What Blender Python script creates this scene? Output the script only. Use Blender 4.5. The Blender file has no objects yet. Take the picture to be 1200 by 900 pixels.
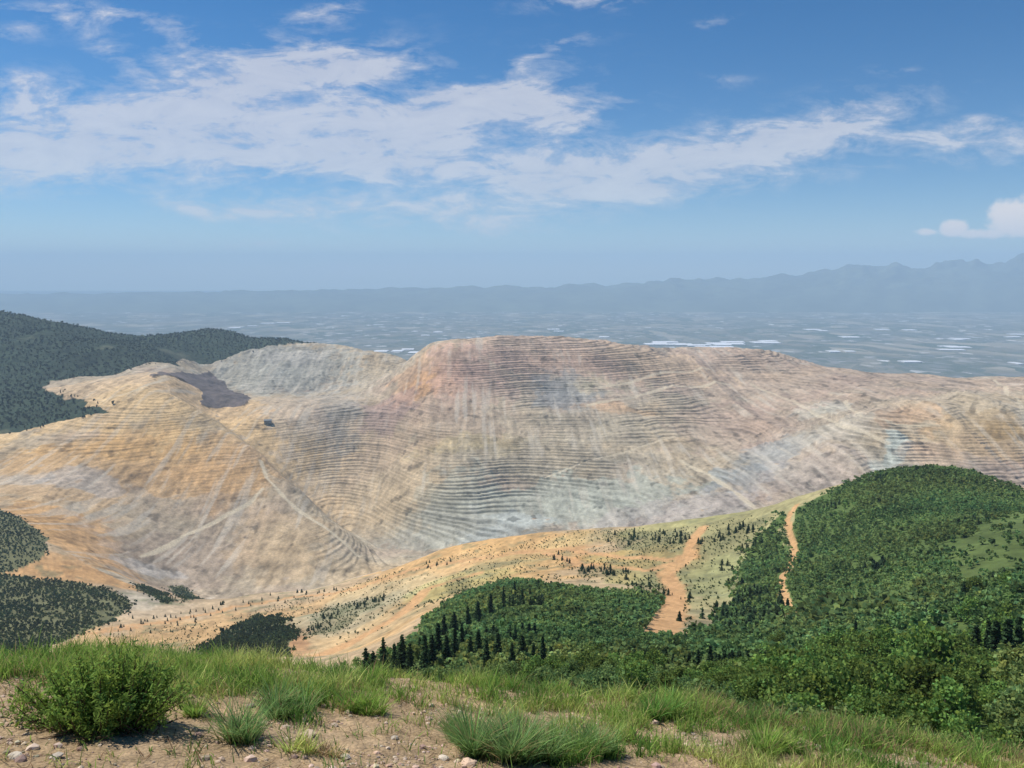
import bpy, math, random
import numpy as np

C = bpy.context.scene.collection
R = math.radians
rng = np.random.default_rng(11)
random.seed(11)

# ------------------------------------------------------------------ camera
F = 942.0                     # focal length for a 1200 px wide frame
HOR = 318.0                   # eye level in the photograph
TH = math.atan((450 - HOR) / F)
cam_d = bpy.data.cameras.new('camera')
cam = bpy.data.objects.new('camera', cam_d)
C.objects.link(cam)
cam_d.sensor_width = 36
cam_d.lens = F / 1200 * 36
cam_d.clip_start = 0.05
cam_d.clip_end = 200000
cam.location = (0, 0, 0)      # eye at z = 0; everything is measured from it
cam.rotation_euler = (R(90) - TH, 0, 0)
bpy.context.scene.camera = cam

# ------------------------------------------------------------------ world, sun, exposure
SUN_EL, SUN_AZ = 56.0, -62.0   # degrees; azimuth from +Y (view direction), negative = left
sc = bpy.context.scene
w = bpy.data.worlds.new('World')
sc.world = w
w.use_nodes = True
sd = bpy.data.lights.new('sun', 'SUN')
sun = bpy.data.objects.new('sun', sd)
C.objects.link(sun)
sd.energy = 4.6
sd.angle = R(0.53)
sd.color = (1.0, 0.95, 0.87)
az = R(SUN_AZ)
el = R(SUN_EL)
sun_vec = (math.sin(az) * math.cos(el), math.cos(az) * math.cos(el), math.sin(el))
from mathutils import Vector
sun.rotation_euler = Vector(sun_vec).to_track_quat('Z', 'Y').to_euler()
sc.view_settings.view_transform = 'Standard'
sc.view_settings.look = 'None'
sc.view_settings.exposure = 0.18
sc.view_settings.gamma = 1.0
try:
    sc.cycles.volume_bounces = 3
    sc.cycles.max_bounces = 7
    sc.cycles.diffuse_bounces = 2
    sc.cycles.transparent_max_bounces = 6
except Exception:
    pass


def pix(u, v):
    """pixel of the photograph -> (a, e): x/y and z/y of the sight line"""
    cx = (u - 600) / F
    cy = (450 - v) / F
    dy = cy * math.sin(TH) + math.cos(TH)
    return cx / dy, (cy * math.cos(TH) - math.sin(TH)) / dy


class NT:
    """small node-tree helper"""
    def __init__(self, nt):
        self.nt = nt

    def n(self, kind, **kw):
        nd = self.nt.nodes.new(kind)
        for k, v in kw.items():
            setattr(nd, k, v)
        return nd

    def put(self, sock, v):
        if hasattr(v, 'is_linked') or hasattr(v, 'links'):
            self.nt.links.new(v, sock)
        else:
            sock.default_value = v

    def m(self, op, a, b=0.0, c=None):
        nd = self.n('ShaderNodeMath', operation=op)
        self.put(nd.inputs[0], a)
        self.put(nd.inputs[1], b)
        if c is not None:
            self.put(nd.inputs[2], c)
        return nd.outputs[0]

    def mix(self, f, a, b, mode='MIX'):
        nd = self.n('ShaderNodeMix', data_type='RGBA', blend_type=mode)
        self.put(nd.inputs['Factor'], f)
        self.put(nd.inputs[6], a)
        self.put(nd.inputs[7], b)
        return nd.outputs[2]

    def ramp(self, f, pts):
        nd = self.n('ShaderNodeValToRGB')
        self.put(nd.inputs[0], f)
        cr = nd.color_ramp
        while len(cr.elements) < len(pts):
            cr.elements.new(0.5)
        for e, (p, c) in zip(cr.elements, pts):
            e.position = p
            e.color = (c, c, c, 1) if isinstance(c, (int, float)) else tuple(c) + (1,)
        return nd.outputs[0]

    def noise(self, vec, scale, detail=6, rough=0.55, dist=0.0):
        nd = self.n('ShaderNodeTexNoise')
        self.put(nd.inputs['Vector'], vec)
        nd.inputs['Scale'].default_value = scale
        nd.inputs['Detail'].default_value = detail
        nd.inputs['Roughness'].default_value = rough
        nd.inputs['Distortion'].default_value = dist
        return nd.outputs[0]

    def mapping(self, vec, scale=(1, 1, 1), loc=(0, 0, 0)):
        nd = self.n('ShaderNodeMapping')
        self.put(nd.inputs[0], vec)
        nd.inputs['Scale'].default_value = scale
        nd.inputs['Location'].default_value = loc
        return nd.outputs[0]


# sky: Nishita + high thin clouds, laid out by direction (azimuth tangent, elevation tangent)
t = NT(w.node_tree)
w.node_tree.nodes.clear()
sky = t.n('ShaderNodeTexSky', sky_type='NISHITA')
sky.sun_disc = False
sky.sun_elevation = el
sky.sun_rotation = az
sky.altitude = 2600
sky.air_density = 1.0
sky.dust_density = 0.6
sky.ozone_density = 2.5
hs = t.n('ShaderNodeHueSaturation')
t.put(hs.inputs['Color'], sky.outputs[0])
hs.inputs['Saturation'].default_value = 1.38
tc = t.n('ShaderNodeTexCoord')
sep = t.n('ShaderNodeSeparateXYZ')
t.put(sep.inputs[0], tc.outputs['Generated'])
dx, dy, dz = sep.outputs
dyp = t.m('MAXIMUM', dy, 0.05)
A = t.m('DIVIDE', dx, dyp)
E = t.m('DIVIDE', dz, dyp)
cmb = t.n('ShaderNodeCombineXYZ')
t.put(cmb.inputs[0], A)
t.put(cmb.inputs[1], E)
ae = cmb.outputs[0]
# wobble the coordinates so that the outlines are ragged
wob = t.n('ShaderNodeTexNoise')
t.put(wob.inputs['Vector'], t.mapping(ae, (5, 13, 1)))
wob.inputs['Scale'].default_value = 1.0
wob.inputs['Detail'].default_value = 7
vm = t.n('ShaderNodeVectorMath', operation='SUBTRACT')
t.put(vm.inputs[0], wob.outputs['Color'])
vm.inputs[1].default_value = (0.5, 0.5, 0.5)
vs = t.n('ShaderNodeVectorMath', operation='MULTIPLY')
t.put(vs.inputs[0], vm.outputs[0])
vs.inputs[1].default_value = (0.20, 0.075, 0)
va = t.n('ShaderNodeVectorMath', operation='ADD')
t.put(va.inputs[0], ae)
t.put(va.inputs[1], vs.outputs[0])
ws = t.n('ShaderNodeSeparateXYZ')
t.put(ws.inputs[0], va.outputs[0])
WA, WE = ws.outputs[0], ws.outputs[1]
# (u, v, half width, half height, tilt in degrees, strength)
CLOUDS = [(195, 150, 190, 46, 4, 0.95), (300, 85, 125, 32, 6, 1.0), (400, 72, 60, 14, 4, .7), (70, 178, 150, 34, 0, .85), (20, 150, 90, 14, 0, .4),
          (480, 150, 150, 36, 6, .95), (610, 120, 75, 26, 4, .95), (430, 195, 140, 22, 0, .8), (540, 105, 50, 14, 12, .5),
          (860, 172, 150, 28, 12, .98), (950, 150, 70, 18, 14, .6), (700, 196, 100, 26, 0, .75), (740, 225, 130, 18, 0, .45),
          (1110, 165, 80, 13, 2, .6), (1190, 170, 50, 16, 0, .6), (650, 62, 42, 7, 12, .5), (190, 28, 60, 10, -14, .55), (75, 12, 80, 12, -10, .45),
          (385, 8, 34, 12, 0, .7), (680, 8, 60, 12, 8, .55), (10, 38, 34, 10, 0, .55), (105, 45, 50, 12, -30, .35), (870, 82, 26, 6, 0, .35), (30, 115, 60, 16, 0, .4),
          (480, 247, 180, 13, 0, .68), (280, 245, 90, 10, 0, .6), (560, 264, 100, 10, 0, .55), (340, 287, 80, 8, 0, .5), (390, 318, 140, 10, 0, .45), (1035, 82, 30, 5, 0, .3),
          (1000, 200, 150, 12, 4, .3), (830, 22, 30, 6, 20, .3), (640, 215, 90, 22, 0, .5)]
dens = None
for (u, v, ru, rv, tilt, s) in CLOUDS:
    a0, e0 = pix(u, v)
    ca, sa = math.cos(R(tilt)), math.sin(R(tilt))
    x_ = t.m('SUBTRACT', WA, a0)
    y_ = t.m('SUBTRACT', WE, e0)
    p = t.m('ADD', t.m('MULTIPLY', x_, ca * F / ru), t.m('MULTIPLY', y_, sa * F / ru))
    q = t.m('ADD', t.m('MULTIPLY', x_, -sa * F / rv), t.m('MULTIPLY', y_, ca * F / rv))
    r2 = t.m('ADD', t.m('MULTIPLY', p, p), t.m('MULTIPLY', q, q))
    g = t.m('MULTIPLY', t.m('EXPONENT', t.m('MULTIPLY', r2, -0.9)), s)
    dens = g if dens is None else t.m('MAXIMUM', t.m('MULTIPLY_ADD', g, 0.35, dens), g) if False else t.m('ADD', dens, g)
dens = t.m('MINIMUM', dens, 1.15)
fine = t.noise(t.mapping(ae, (11, 34, 1)), 1.0, 10, 0.68, 0.7)
fine2 = t.noise(t.mapping(ae, (38, 95, 1), (3, 1, 0)), 1.0, 7, 0.65)
fn = t.m('ADD', t.m('MULTIPLY', fine, 0.66), t.m('MULTIPLY', fine2, 0.34))
thr = t.m('MULTIPLY_ADD', dens, 0.50, t.m('MULTIPLY_ADD', fn, 2.5, -0.74))              # fn + .62*dens
cov = t.ramp(t.m('SUBTRACT', thr, 0.0), [(0.54, 0.0), (0.84, 0.36), (1.0, 0.66)])
cov = t.m('MULTIPLY', cov, t.m('MINIMUM', t.m('MULTIPLY', dens, 2.2), 1.0))
# small bright cumulus heads at the right
cdens = None
for (u, v, ru, rv, s) in [(1186, 252, 28, 17, 1.1), (1205, 264, 44, 14, 1.1), (1118, 268, 17, 10, 1.05), (1150, 274, 44, 7, .7), (1230, 242, 34, 22, 1.1), (1085, 272, 20, 5, .55)]:
    a0, e0 = pix(u, v)
    p = t.m('MULTIPLY', t.m('SUBTRACT', A, a0), F / ru)
    q = t.m('MULTIPLY', t.m('SUBTRACT', E, e0), F / rv)
    g = t.m('MULTIPLY', t.m('EXPONENT', t.m('MULTIPLY', t.m('ADD', t.m('MULTIPLY', p, p), t.m('MULTIPLY', q, q)), -1.0)), s)
    cdens = g if cdens is None else t.m('MAXIMUM', cdens, g)
cn = t.noise(t.mapping(ae, (60, 70, 1)), 1.0, 6, 0.55)
ccov = t.ramp(t.m('MULTIPLY_ADD', cn, 0.7, cdens), [(0.62, 0.0), (0.86, 0.85), (1.0, 1.0)])
ccov = t.m('MULTIPLY', ccov, t.ramp(cdens, [(0.1, 0.0), (0.3, 1.0)]))
front = t.ramp(dy, [(0.05, 0.0), (0.12, 1.0)])
cov = t.m('MULTIPLY', cov, front)
ccov = t.m('MULTIPLY', ccov, front)
CLOUD_COL = (8.3, 8.0, 8.1, 1)
SKY_STRENGTH = 0.088
shade = t.ramp(fine, [(0.35, (0.82, 0.84, 0.90)), (0.62, (1.0, 1.0, 1.0))])
ccol = t.mix(1.0, CLOUD_COL, shade, 'MULTIPLY')
col = t.mix(cov, hs.outputs[0], ccol)
col = t.mix(ccov, col, (9.4, 8.6, 8.2, 1))
bg = t.n('ShaderNodeBackground')
t.put(bg.inputs['Color'], col)
bg.inputs['Strength'].default_value = SKY_STRENGTH
out = t.n('ShaderNodeOutputWorld')
t.nt.links.new(bg.outputs[0], out.inputs[0])


# ------------------------------------------------------------------ numeric helpers
class Noise:
    def __init__(self, seed):
        self.t = np.random.default_rng(seed).random((256, 256)).astype(np.float32)

    def one(self, x, y):
        xi = np.floor(x).astype(np.int64)
        yi = np.floor(y).astype(np.int64)
        fx = (x - xi).astype(np.float32)
        fy = (y - yi).astype(np.float32)
        fx = fx * fx * fx * (fx * (fx * 6 - 15) + 10)
        fy = fy * fy * fy * (fy * (fy * 6 - 15) + 10)
        T = self.t
        a = T[xi & 255, yi & 255]
        b = T[(xi + 1) & 255, yi & 255]
        c = T[xi & 255, (yi + 1) & 255]
        d = T[(xi + 1) & 255, (yi + 1) & 255]
        return (a + (b - a) * fx) * (1 - fy) + (c + (d - c) * fx) * fy

    def __call__(self, x, y, octv=4, gain=0.5):
        s = 0
        amp = 1.0
        tot = 0
        x = np.asarray(x, dtype=np.float64)
        y = np.asarray(y, dtype=np.float64)
        for k in range(octv):
            s = s + amp * (self.one(x + 17.3 * k, y + 41.7 * k) - 0.5)
            tot += amp
            amp *= gain
            x, y = (x * 1.62 + y * 1.18), (y * 1.62 - x * 1.18)
        return s / tot * 2          # about -1..1


N1, N2, N3 = Noise(1), Noise(2), Noise(3)


def sstep(a, b, x):
    q = np.clip((x - a) / (b - a), 0, 1)
    return q * q * (3 - 2 * q)


def lin(*c):
    """sRGB 0-255 -> linear"""
    return np.array([((x / 255) / 12.92 if x / 255 <= 0.04045 else ((x / 255 + 0.055) / 1.055) ** 2.4) for x in c])


# ------------------------------------------------------------------ terrain: height over (a = x/y, ln y), fitted to survey points
CP = []


def col_pts(u, *pts):
    for (v, Y) in pts:
        a, e = pix(u, v)
        CP.append((a, math.log(Y), e))


for u in (-500, -300, -100):
    col_pts(u, (1000, 30), (930, 70), (850, 200), (790, 600), (752, 1000), (680, 1450), (610, 1950), (575, 2350), (515, 2900), (490, 3300), (430, 4000), (352 if u > -200 else 340, 5200), (400, 6500))
col_pts(0, (1000, 30), (930, 70), (850, 200), (790, 600), (752, 1000), (690, 1400), (672, 1500), (610, 1900), (575, 2350), (514, 2900), (485, 3300), (440, 4000), (366, 5200), (400, 6500))
col_pts(100, (1000, 30), (930, 70), (850, 200), (790, 600), (752, 1000), (700, 1350), (664, 1650), (620, 2150), (560, 2550), (490, 3050), (455, 3500), (428, 4100), (387, 5000), (412, 6500))
col_pts(200, (1000, 30), (930, 70), (850, 200), (790, 600), (752, 1000), (716, 1300), (697, 1600), (692, 2000), (600, 2500), (520, 2900), (463, 3250), (445, 3700), (428, 4300), (410, 4800), (393, 5700), (410, 6500))
col_pts(300, (1000, 30), (930, 70), (850, 200), (800, 500), (760, 850), (718, 1250), (696, 1550), (708, 1850), (690, 2150), (600, 2600), (560, 2780), (526, 2950), (528, 3250), (490, 3500), (466, 4100), (446, 4700), (422, 4930), (409, 5120), (425, 6500))
col_pts(250, (555, 2750), (520, 2950), (491, 3120), (498, 3400), (482, 3700), (458, 4300), (443, 4750), (408, 5100), (388, 5650), (415, 6500))
col_pts(350, (640, 2380), (600, 2600), (572, 2760), (580, 3050), (530, 3350), (490, 3560), (466, 4150), (447, 4750), (424, 4950), (410, 5150), (425, 6500))
col_pts(450, (640, 2650), (600, 2950), (545, 3300), (492, 3620), (472, 3980), (446, 4450), (414, 5000))
col_pts(150, (440, 3900), (405, 4700), (396, 5100), (403, 5900))
col_pts(400, (1000, 30), (930, 70), (850, 200), (800, 500), (766, 800), (705, 1250), (682, 1500), (700, 1850), (668, 2300), (618, 2560), (622, 2850), (570, 3200), (515, 3500), (484, 3680), (462, 4200), (445, 4750), (411, 5120), (430, 6500))
col_pts(500, (1000, 30), (900, 75), (815, 150), (780, 260), (755, 480), (720, 800), (672, 1250), (653, 1480), (672, 1850), (648, 2550), (560, 3050), (490, 3550), (440, 3950), (406, 4300), (428, 4800), (436, 5400), (450, 6500))
col_pts(600, (1000, 30), (900, 75), (822, 130), (780, 250), (735, 450), (694, 650), (680, 900), (648, 1250), (634, 1500), (655, 1900), (632, 2600), (560, 3100), (490, 3550), (430, 4050), (394, 4450), (412, 5000), (450, 6500))
col_pts(700, (1000, 30), (900, 75), (830, 115), (790, 220), (742, 420), (704, 620), (680, 850), (645, 1200), (622, 1500), (648, 1900), (625, 2600), (560, 3050), (490, 3550), (430, 4150), (400, 4550), (418, 5100), (450, 6500))
col_pts(800, (1000, 30), (900, 70), (842, 110), (800, 220), (756, 400), (705, 700), (660, 1000), (614, 1450), (640, 1850), (610, 2500), (560, 2950), (500, 3500), (450, 4100), (409, 4800), (445, 6500))
col_pts(900, (1000, 30), (915, 65), (852, 100), (805, 200), (768, 350), (725, 550), (655, 900), (594, 1300), (625, 1700), (592, 2500), (545, 2880), (500, 3350), (450, 4100), (411, 4800), (445, 6500))
col_pts(1000, (1000, 30), (920, 60), (872, 90), (815, 180), (765, 320), (718, 500), (645, 750), (570, 1100), (620, 1600), (580, 2500), (545, 2680), (500, 2960), (463, 3500), (437, 4250), (446, 5000), (460, 6500))
col_pts(1100, (1000, 30), (925, 60), (882, 85), (820, 170), (760, 300), (705, 450), (625, 700), (558, 1050), (615, 1600), (572, 2500), (520, 2730), (480, 2960), (462, 3400), (447, 3950), (451, 5000), (465, 6500))
col_pts(1200, (1000, 30), (930, 55), (892, 80), (815, 155), (748, 260), (690, 400), (628, 600), (589, 900), (625, 1600), (585, 2400), (530, 2640), (480, 2880), (460, 3300), (446, 3900), (450, 5000), (465, 6500))
for u in (1350, 1550):
    col_pts(u, (1000, 30), (930, 55), (890, 80), (800, 150), (720, 280), (650, 550), (600, 900), (625, 1600), (575, 2400), (520, 2650), (470, 2950), (436, 3900), (465, 6500))

cp = np.array(CP)
SA, SL = 1.35, 1.0
P_ = np.stack([cp[:, 0] * SA, cp[:, 1] * SL], 1)


def tps_k(r2):
    return 0.5 * r2 * np.log(np.maximum(r2, 1e-12))


nP = len(P_)
K = tps_k(((P_[:, None] - P_[None]) ** 2).sum(2)) + np.eye(nP) * 2e-4
M_ = np.zeros((nP + 3, nP + 3))
M_[:nP, :nP] = K
M_[:nP, nP] = M_[nP, :nP] = 1
M_[:nP, nP + 1:] = P_
M_[nP + 1:, :nP] = P_.T
WTS = np.linalg.solve(M_, np.concatenate([cp[:, 2], [0, 0, 0]]))


def tps(a, l):
    sh = a.shape
    q = np.stack([a.ravel() * SA, l.ravel() * SL], 1)
    o = np.empty(len(q))
    for i in range(0, len(q), 40000):
        d = q[i:i + 40000]
        r2 = (d[:, None, 0] - P_[None, :, 0]) ** 2 + (d[:, None, 1] - P_[None, :, 1]) ** 2
        o[i:i + 40000] = tps_k(r2) @ WTS[:nP] + WTS[nP] + d @ WTS[nP + 1:]
    return o.reshape(sh)


# coarse table of the smooth surface
TA = np.linspace(-1.15, 1.15, 260)
TL = np.linspace(math.log(28), math.log(9500), 420)
TE = tps(*np.meshgrid(TA, TL, indexing='xy'))       # [l, a]
ZFLOOR = -1450.0


def e_smooth(a, l):
    fa = np.clip((a - TA[0]) / (TA[1] - TA[0]), 0, len(TA) - 1.001)
    fl = np.clip((l - TL[0]) / (TL[1] - TL[0]), 0, len(TL) - 1.001)
    i = fa.astype(int)
    j = fl.astype(int)
    x = fa - i
    y = fl - j
    return (TE[j, i] * (1 - x) + TE[j, i + 1] * x) * (1 - y) + (TE[j + 1, i] * (1 - x) + TE[j + 1, i + 1] * x) * y


def z_smooth(x, y):
    y = np.maximum(y, 28)
    z = e_smooth(x / y, np.log(y)) * y
    k = sstep(5600, 9000, y)
    z = z * (1 - k) + (ZFLOOR - 60) * k
    # broad unevenness that grows with distance
    amp = np.clip(y * 0.012, 0.3, 16)
    pr = sstep(0.34, 0.46, x / y) * sstep(2350, 2600, y) * (1 - sstep(3300, 3700, y))
    z = z + pr * N3((x - 0.25 * y) / 150, y / 700, 3) * 20
    pk = sstep(2000, 2500, y) * (1 - sstep(4300, 4700, y))
    rib = 1 - np.abs(N2(x / 210 + y / 2600, y / 1500 + 4, 2)) * 2
    z = z + pk * (rib * 15 * (0.25 + 0.75 * sstep(200, 900, x)) + N3(x / 520, y / 420, 2) * 15)
    z = z + N1(x / 260 + 3, y / 260 + 9, 3) * amp * sstep(200, 900, y) * (1 - 0.6 * sstep(1500, 1800, y))
    return z


def hit(u, v, ymin=60):
    """first point of the ground on a sight line"""
    a, e = pix(u, v)
    Y = np.exp(np.linspace(math.log(ymin), math.log(7500), 1500))
    z = z_smooth(a * Y, Y)
    ok = np.nonzero(z >= e * Y)[0]
    if len(ok) == 0:
        Yh = 5000.0
    else:
        Yh = float(Y[ok[0]])
    return np.array([a * Yh, Yh])


def poly(pts, ymin=60):
    return np.array([hit(u, v, ymin) for (u, v) in pts])


def inside(x, y, pg):
    x = np.asarray(x)
    r = np.zeros(x.shape, bool)
    n = len(pg)
    for i in range(n):
        x1, y1 = pg[i]
        x2, y2 = pg[(i + 1) % n]
        if y1 == y2:
            continue
        c = ((y1 > y) != (y2 > y)) & (x < (x2 - x1) * (y - y1) / (y2 - y1) + x1)
        r ^= c
    return r


def dist_line(x, y, ln):
    d = np.full(np.shape(x), 1e9)
    for (x1, y1), (x2, y2) in zip(ln[:-1], ln[1:]):
        vx, vy = x2 - x1, y2 - y1
        L = vx * vx + vy * vy + 1e-9
        k = np.clip(((x - x1) * vx + (y - y1) * vy) / L, 0, 1)
        d = np.minimum(d, np.hypot(x - x1 - k * vx, y - y1 - k * vy))
    return d


def warp(x, y, s, amp):
    return x + N2(x / s, y / s, 3) * amp, y + N3(x / s + 5, y / s + 3, 3) * amp


# ---- map shapes of the place, outlines read as sight lines onto the ground
SCRUB_A = poly([(-60, 590), (0, 598), (22, 606), (58, 632), (50, 655), (22, 668), (0, 672), (-60, 672)])
SCRUB_B = poly([(-90, 673), (0, 673), (60, 680), (120, 688), (155, 705), (140, 726), (90, 742), (60, 757), (0, 780), (-90, 790)])
MOUND = poly([(234, 758), (268, 735), (300, 720), (330, 722), (343, 744), (341, 770), (234, 775)])
SMALL_1 = poly([(158, 689), (175, 687), (198, 699), (205, 709), (190, 707)])
SMALL_2 = poly([(196, 687), (212, 686), (237, 702), (222, 706), (206, 698)])
KNOLL = poly([(430, 830), (432, 795), (470, 770), (492, 735), (520, 712), (550, 697), (590, 682), (615, 682), (640, 693), (690, 697), (740, 697), (778, 700), (782, 715), (772, 745), (745, 768), (720, 790), (700, 850)])
SLOPE = poly([(600, 880), (640, 800), (700, 785), (760, 757), (830, 745), (850, 742), (905, 742), (940, 720), (985, 715), (1300, 700), (1300, 990), (900, 990)])
HILL = poly([(1300, 720), (985, 720), (940, 735), (925, 715), (918, 690), (931, 655), (921, 625), (930, 598), (965, 582), (1000, 573), (1050, 562), (1100, 561), (1150, 574), (1200, 592), (1300, 605)])
HILL = np.where((HILL[:, 1] > 820)[:, None], HILL * (1 + 0.12 * sstep(0.36, 0.50, HILL[:, :1] / HILL[:, 1:])), HILL)   # over the crest
WEST_OF_TRACK = poly([(838, 745), (850, 715), (868, 690), (872, 655), (880, 632), (905, 612), (918, 600), (914, 625), (922, 652), (910, 685), (913, 712), (908, 738)])
GRASSY = poly([(1112, 655), (1140, 622), (1190, 601), (1270, 601), (1270, 690), (1190, 672), (1130, 688)])
FAR_HILLS_Y = 3100
FAR_HILL = poly([(-400, 400), (-200, 370), (0, 372), (100, 392), (200, 399), (310, 405), (262, 411), (212, 419), (208, 430), (130, 440), (60, 447), (48, 456), (80, 466), (128, 484), (75, 492), (0, 509), (-120, 515), (-400, 520)], 2500)
FAR_HILL = np.vstack([FAR_HILL[7:], [[-6000, 3000], [-9000, 9000], [-1000, 9000], [-1200, 5600]]])
DUMP = poly([(172, 443), (205, 436), (242, 434), (262, 448), (294, 466), (288, 476), (262, 478), (236, 474), (232, 455), (215, 447)], 2500)
RIDGE_SCRUB = [poly(p) for p in (
    [(705, 626), (740, 620), (800, 622), (806, 634), (790, 642), (760, 648), (722, 640)],
    [(676, 664), (720, 664), (738, 672), (720, 678), (680, 676)],
    [(745, 682), (775, 676), (786, 700), (770, 716), (752, 706)],
    [(812, 640), (850, 618), (905, 606), (880, 634), (868, 652), (830, 650)],
    [(520, 680), (545, 676), (556, 690), (530, 700)],
    [(360, 745), (378, 712), (430, 705), (446, 694), (452, 702), (420, 722), (392, 742)])]

# haul roads of the pit and dirt tracks of the ridge
PIT_ROADS = [(poly(p, 1750), wd, k) for p, wd, k in (
    ([(165, 652), (215, 628), (262, 606), (292, 590), (308, 573)], 8, 1),
    ([(306, 540), (312, 560), (335, 585), (375, 615), (420, 652)], 8, 1),
    ([(700, 455), (740, 448), (780, 436), (830, 432)], 12, .7),
    ([(690, 475), (730, 468), (790, 452), (850, 450)], 12, .8),
    ([(798, 540), (830, 556), (860, 575), (885, 596)], 9, .8),
    ([(990, 470), (1010, 490), (1050, 498), (1100, 500)], 9, .6),
    ([(1165, 445), (1180, 462), (1200, 490), (1230, 520)], 9, .7),
    ([(640, 560), (690, 540), (740, 528), (790, 512)], 7, .5),
    ([(880, 450), (930, 470), (985, 500), (1040, 520)], 8, .6),
    ([(120, 470), (160, 458), (185, 448), (230, 440)], 9, .6))]
TRACKS = [(poly(p), wd) for p, wd in (
    ([(120, 738), (200, 728), (270, 712), (340, 700), (420, 690), (480, 668), (560, 655), (640, 645), (700, 640)], 9),
    ([(560, 672), (500, 690), (470, 720), (420, 748), (372, 768)], 11),
    ([(545, 662), (600, 650), (660, 642), (720, 652), (780, 656), (808, 650), (812, 632), (824, 618)], 9),
    ([(808, 652), (780, 672), (792, 690), (790, 712), (770, 748)], 11),
    ([(935, 590), (922, 610), (931, 640), (930, 655), (915, 680), (920, 705), (932, 720), (918, 738)], 4.0),
    ([(640, 648), (700, 664), (760, 668), (800, 655)], 9),
    ([(60, 745), (110, 742), (160, 735)], 9))]


def blob(u, v, ru, rv, c, s, ymin=60):
    """a patch of one rock colour: centre and reach given on the ground"""
    p0 = hit(u, v, ymin)
    p1 = hit(u + ru, v, ymin)
    p2 = hit(u, v - rv, ymin)
    p3 = hit(u, v + rv, ymin)
    ax = np.hypot(*(p1 - p0))
    ay = max(abs(p2[1] - p3[1]) / 2, 40)
    d = p0 / np.hypot(*p0)
    return (p0, d, ax, ay, np.array(c), s)


def apply_blobs(col, x, y, blobs, noise):
    for (p0, d, ax, ay, c, s) in blobs:
        ex, ey = x - p0[0], y - p0[1]
        al = (ex * d[0] + ey * d[1]) / ay
        ac = (ex * d[1] - ey * d[0]) / ax
        k = np.exp(-np.clip(al * al + ac * ac, 0, 30) * 0.9) * s
        ks = sstep(0.34, 0.50, np.exp(-np.clip(al * al + ac * ac, 0, 30) * 0.9) + noise * 0.42) * s
        k = np.clip(0.35 * k + 0.65 * ks, 0, 1)[..., None]
        col = col * (1 - k) + c * k
    return col


BEIGE = lin(176, 162, 138)
ORANGE = lin(196, 148, 88)
GREY = lin(152, 152, 144)
PINK = lin(176, 152, 132)
TAN = lin(190, 165, 128)
PIT_BLOBS = [blob(*b, ymin=1750) for b in (
    (200, 545, 130, 45, lin(196, 155, 100), .75), (60, 560, 90, 40, lin(190, 156, 112), .7), (150, 515, 90, 20, lin(200, 156, 96), .6),
    (270, 560, 50, 35, lin(190, 150, 102), .6), (60, 620, 60, 35, ORANGE, .75), (210, 655, 90, 35, lin(158, 140, 122), .75),
    (100, 565, 45, 14, lin(160, 160, 158), .6), (30, 562, 30, 10, lin(165, 165, 160), .5), (170, 668, 30, 10, lin(190, 186, 178), .6),
    (330, 640, 60, 45, lin(178, 152, 116), .6), (400, 560, 90, 60, lin(180, 156, 126), .5), (180, 450, 60, 18, lin(206, 170, 120), .7),
    (100, 455, 60, 12, lin(196, 172, 140), .7), (210, 470, 50, 12, lin(206, 176, 128), .6),
    (330, 435, 85, 30, lin(158, 156, 144), .9), (370, 470, 60, 20, lin(168, 160, 148), .6), (345, 418, 40, 8, lin(180, 172, 160), .5),
    (500, 435, 40, 28, lin(190, 150, 112), .65), (490, 455, 20, 16, lin(198, 150, 96), .7), (540, 425, 40, 20, lin(178, 146, 128), .6),
    (455, 480, 30, 20, lin(150, 126, 118), .75), (405, 480, 20, 16, lin(130, 128, 120), .6),
    (640, 405, 90, 10, lin(190, 160, 140), .6), (620, 425, 90, 14, lin(180, 150, 130), .6), (690, 425, 60, 12, lin(180, 150, 128), .55), (560, 445, 50, 25, lin(176, 142, 126), .5),
    (660, 462, 38, 24, lin(134, 136, 134), .85), (690, 450, 20, 8, lin(190, 176, 140), .6), (560, 500, 90, 25, lin(176, 152, 128), .6),
    (560, 520, 60, 12, lin(180, 165, 112), .4), (700, 500, 120, 18, lin(170, 158, 134), .6), (650, 540, 110, 22, lin(160, 150, 130), .6),
    (700, 590, 130, 30, lin(158, 162, 148), .9), (560, 600, 80, 40, lin(158, 158, 142), .85), (590, 620, 50, 20, lin(168, 172, 166), .8), (500, 625, 60, 20, lin(160, 158, 144), .8),
    (440, 600, 60, 40, lin(176, 158, 128), .5), (800, 600, 90, 20, lin(160, 152, 144), .8), (860, 500, 70, 30, lin(164, 140, 122), .5),
    (905, 530, 30, 16, lin(144, 146, 142), .8), (870, 560, 40, 15, lin(150, 152, 150), .7), (950, 560, 60, 30, lin(162, 150, 140), .6),
    (985, 500, 50, 12, lin(184, 176, 160), .6), (960, 480, 30, 9, lin(178, 176, 162), .6), (1044, 528, 14, 28, lin(178, 186, 176), .95), (1050, 560, 20, 12, lin(190, 186, 170), .8),
    (1060, 487, 40, 14, lin(186, 148, 112), .6), (1090, 545, 50, 15, lin(196, 172, 148), .6), (1150, 510, 50, 30, lin(176, 150, 110), .7), (1170, 500, 20, 14, lin(150, 120, 70), .6),
    (1110, 532, 40, 8, lin(182, 152, 126), .5), (1000, 440, 160, 14, lin(172, 148, 130), .6), (870, 415, 60, 8, lin(166, 144, 126), .6), (770, 425, 60, 14, lin(180, 156, 124), .6),
    (730, 480, 40, 6, lin(190, 152, 108), .5), (1120, 470, 60, 10, lin(178, 160, 132), .5), (1180, 560, 40, 14, lin(170, 150, 136), .6), (1180, 575, 20, 8, lin(120, 108, 96), .6))]
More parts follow.
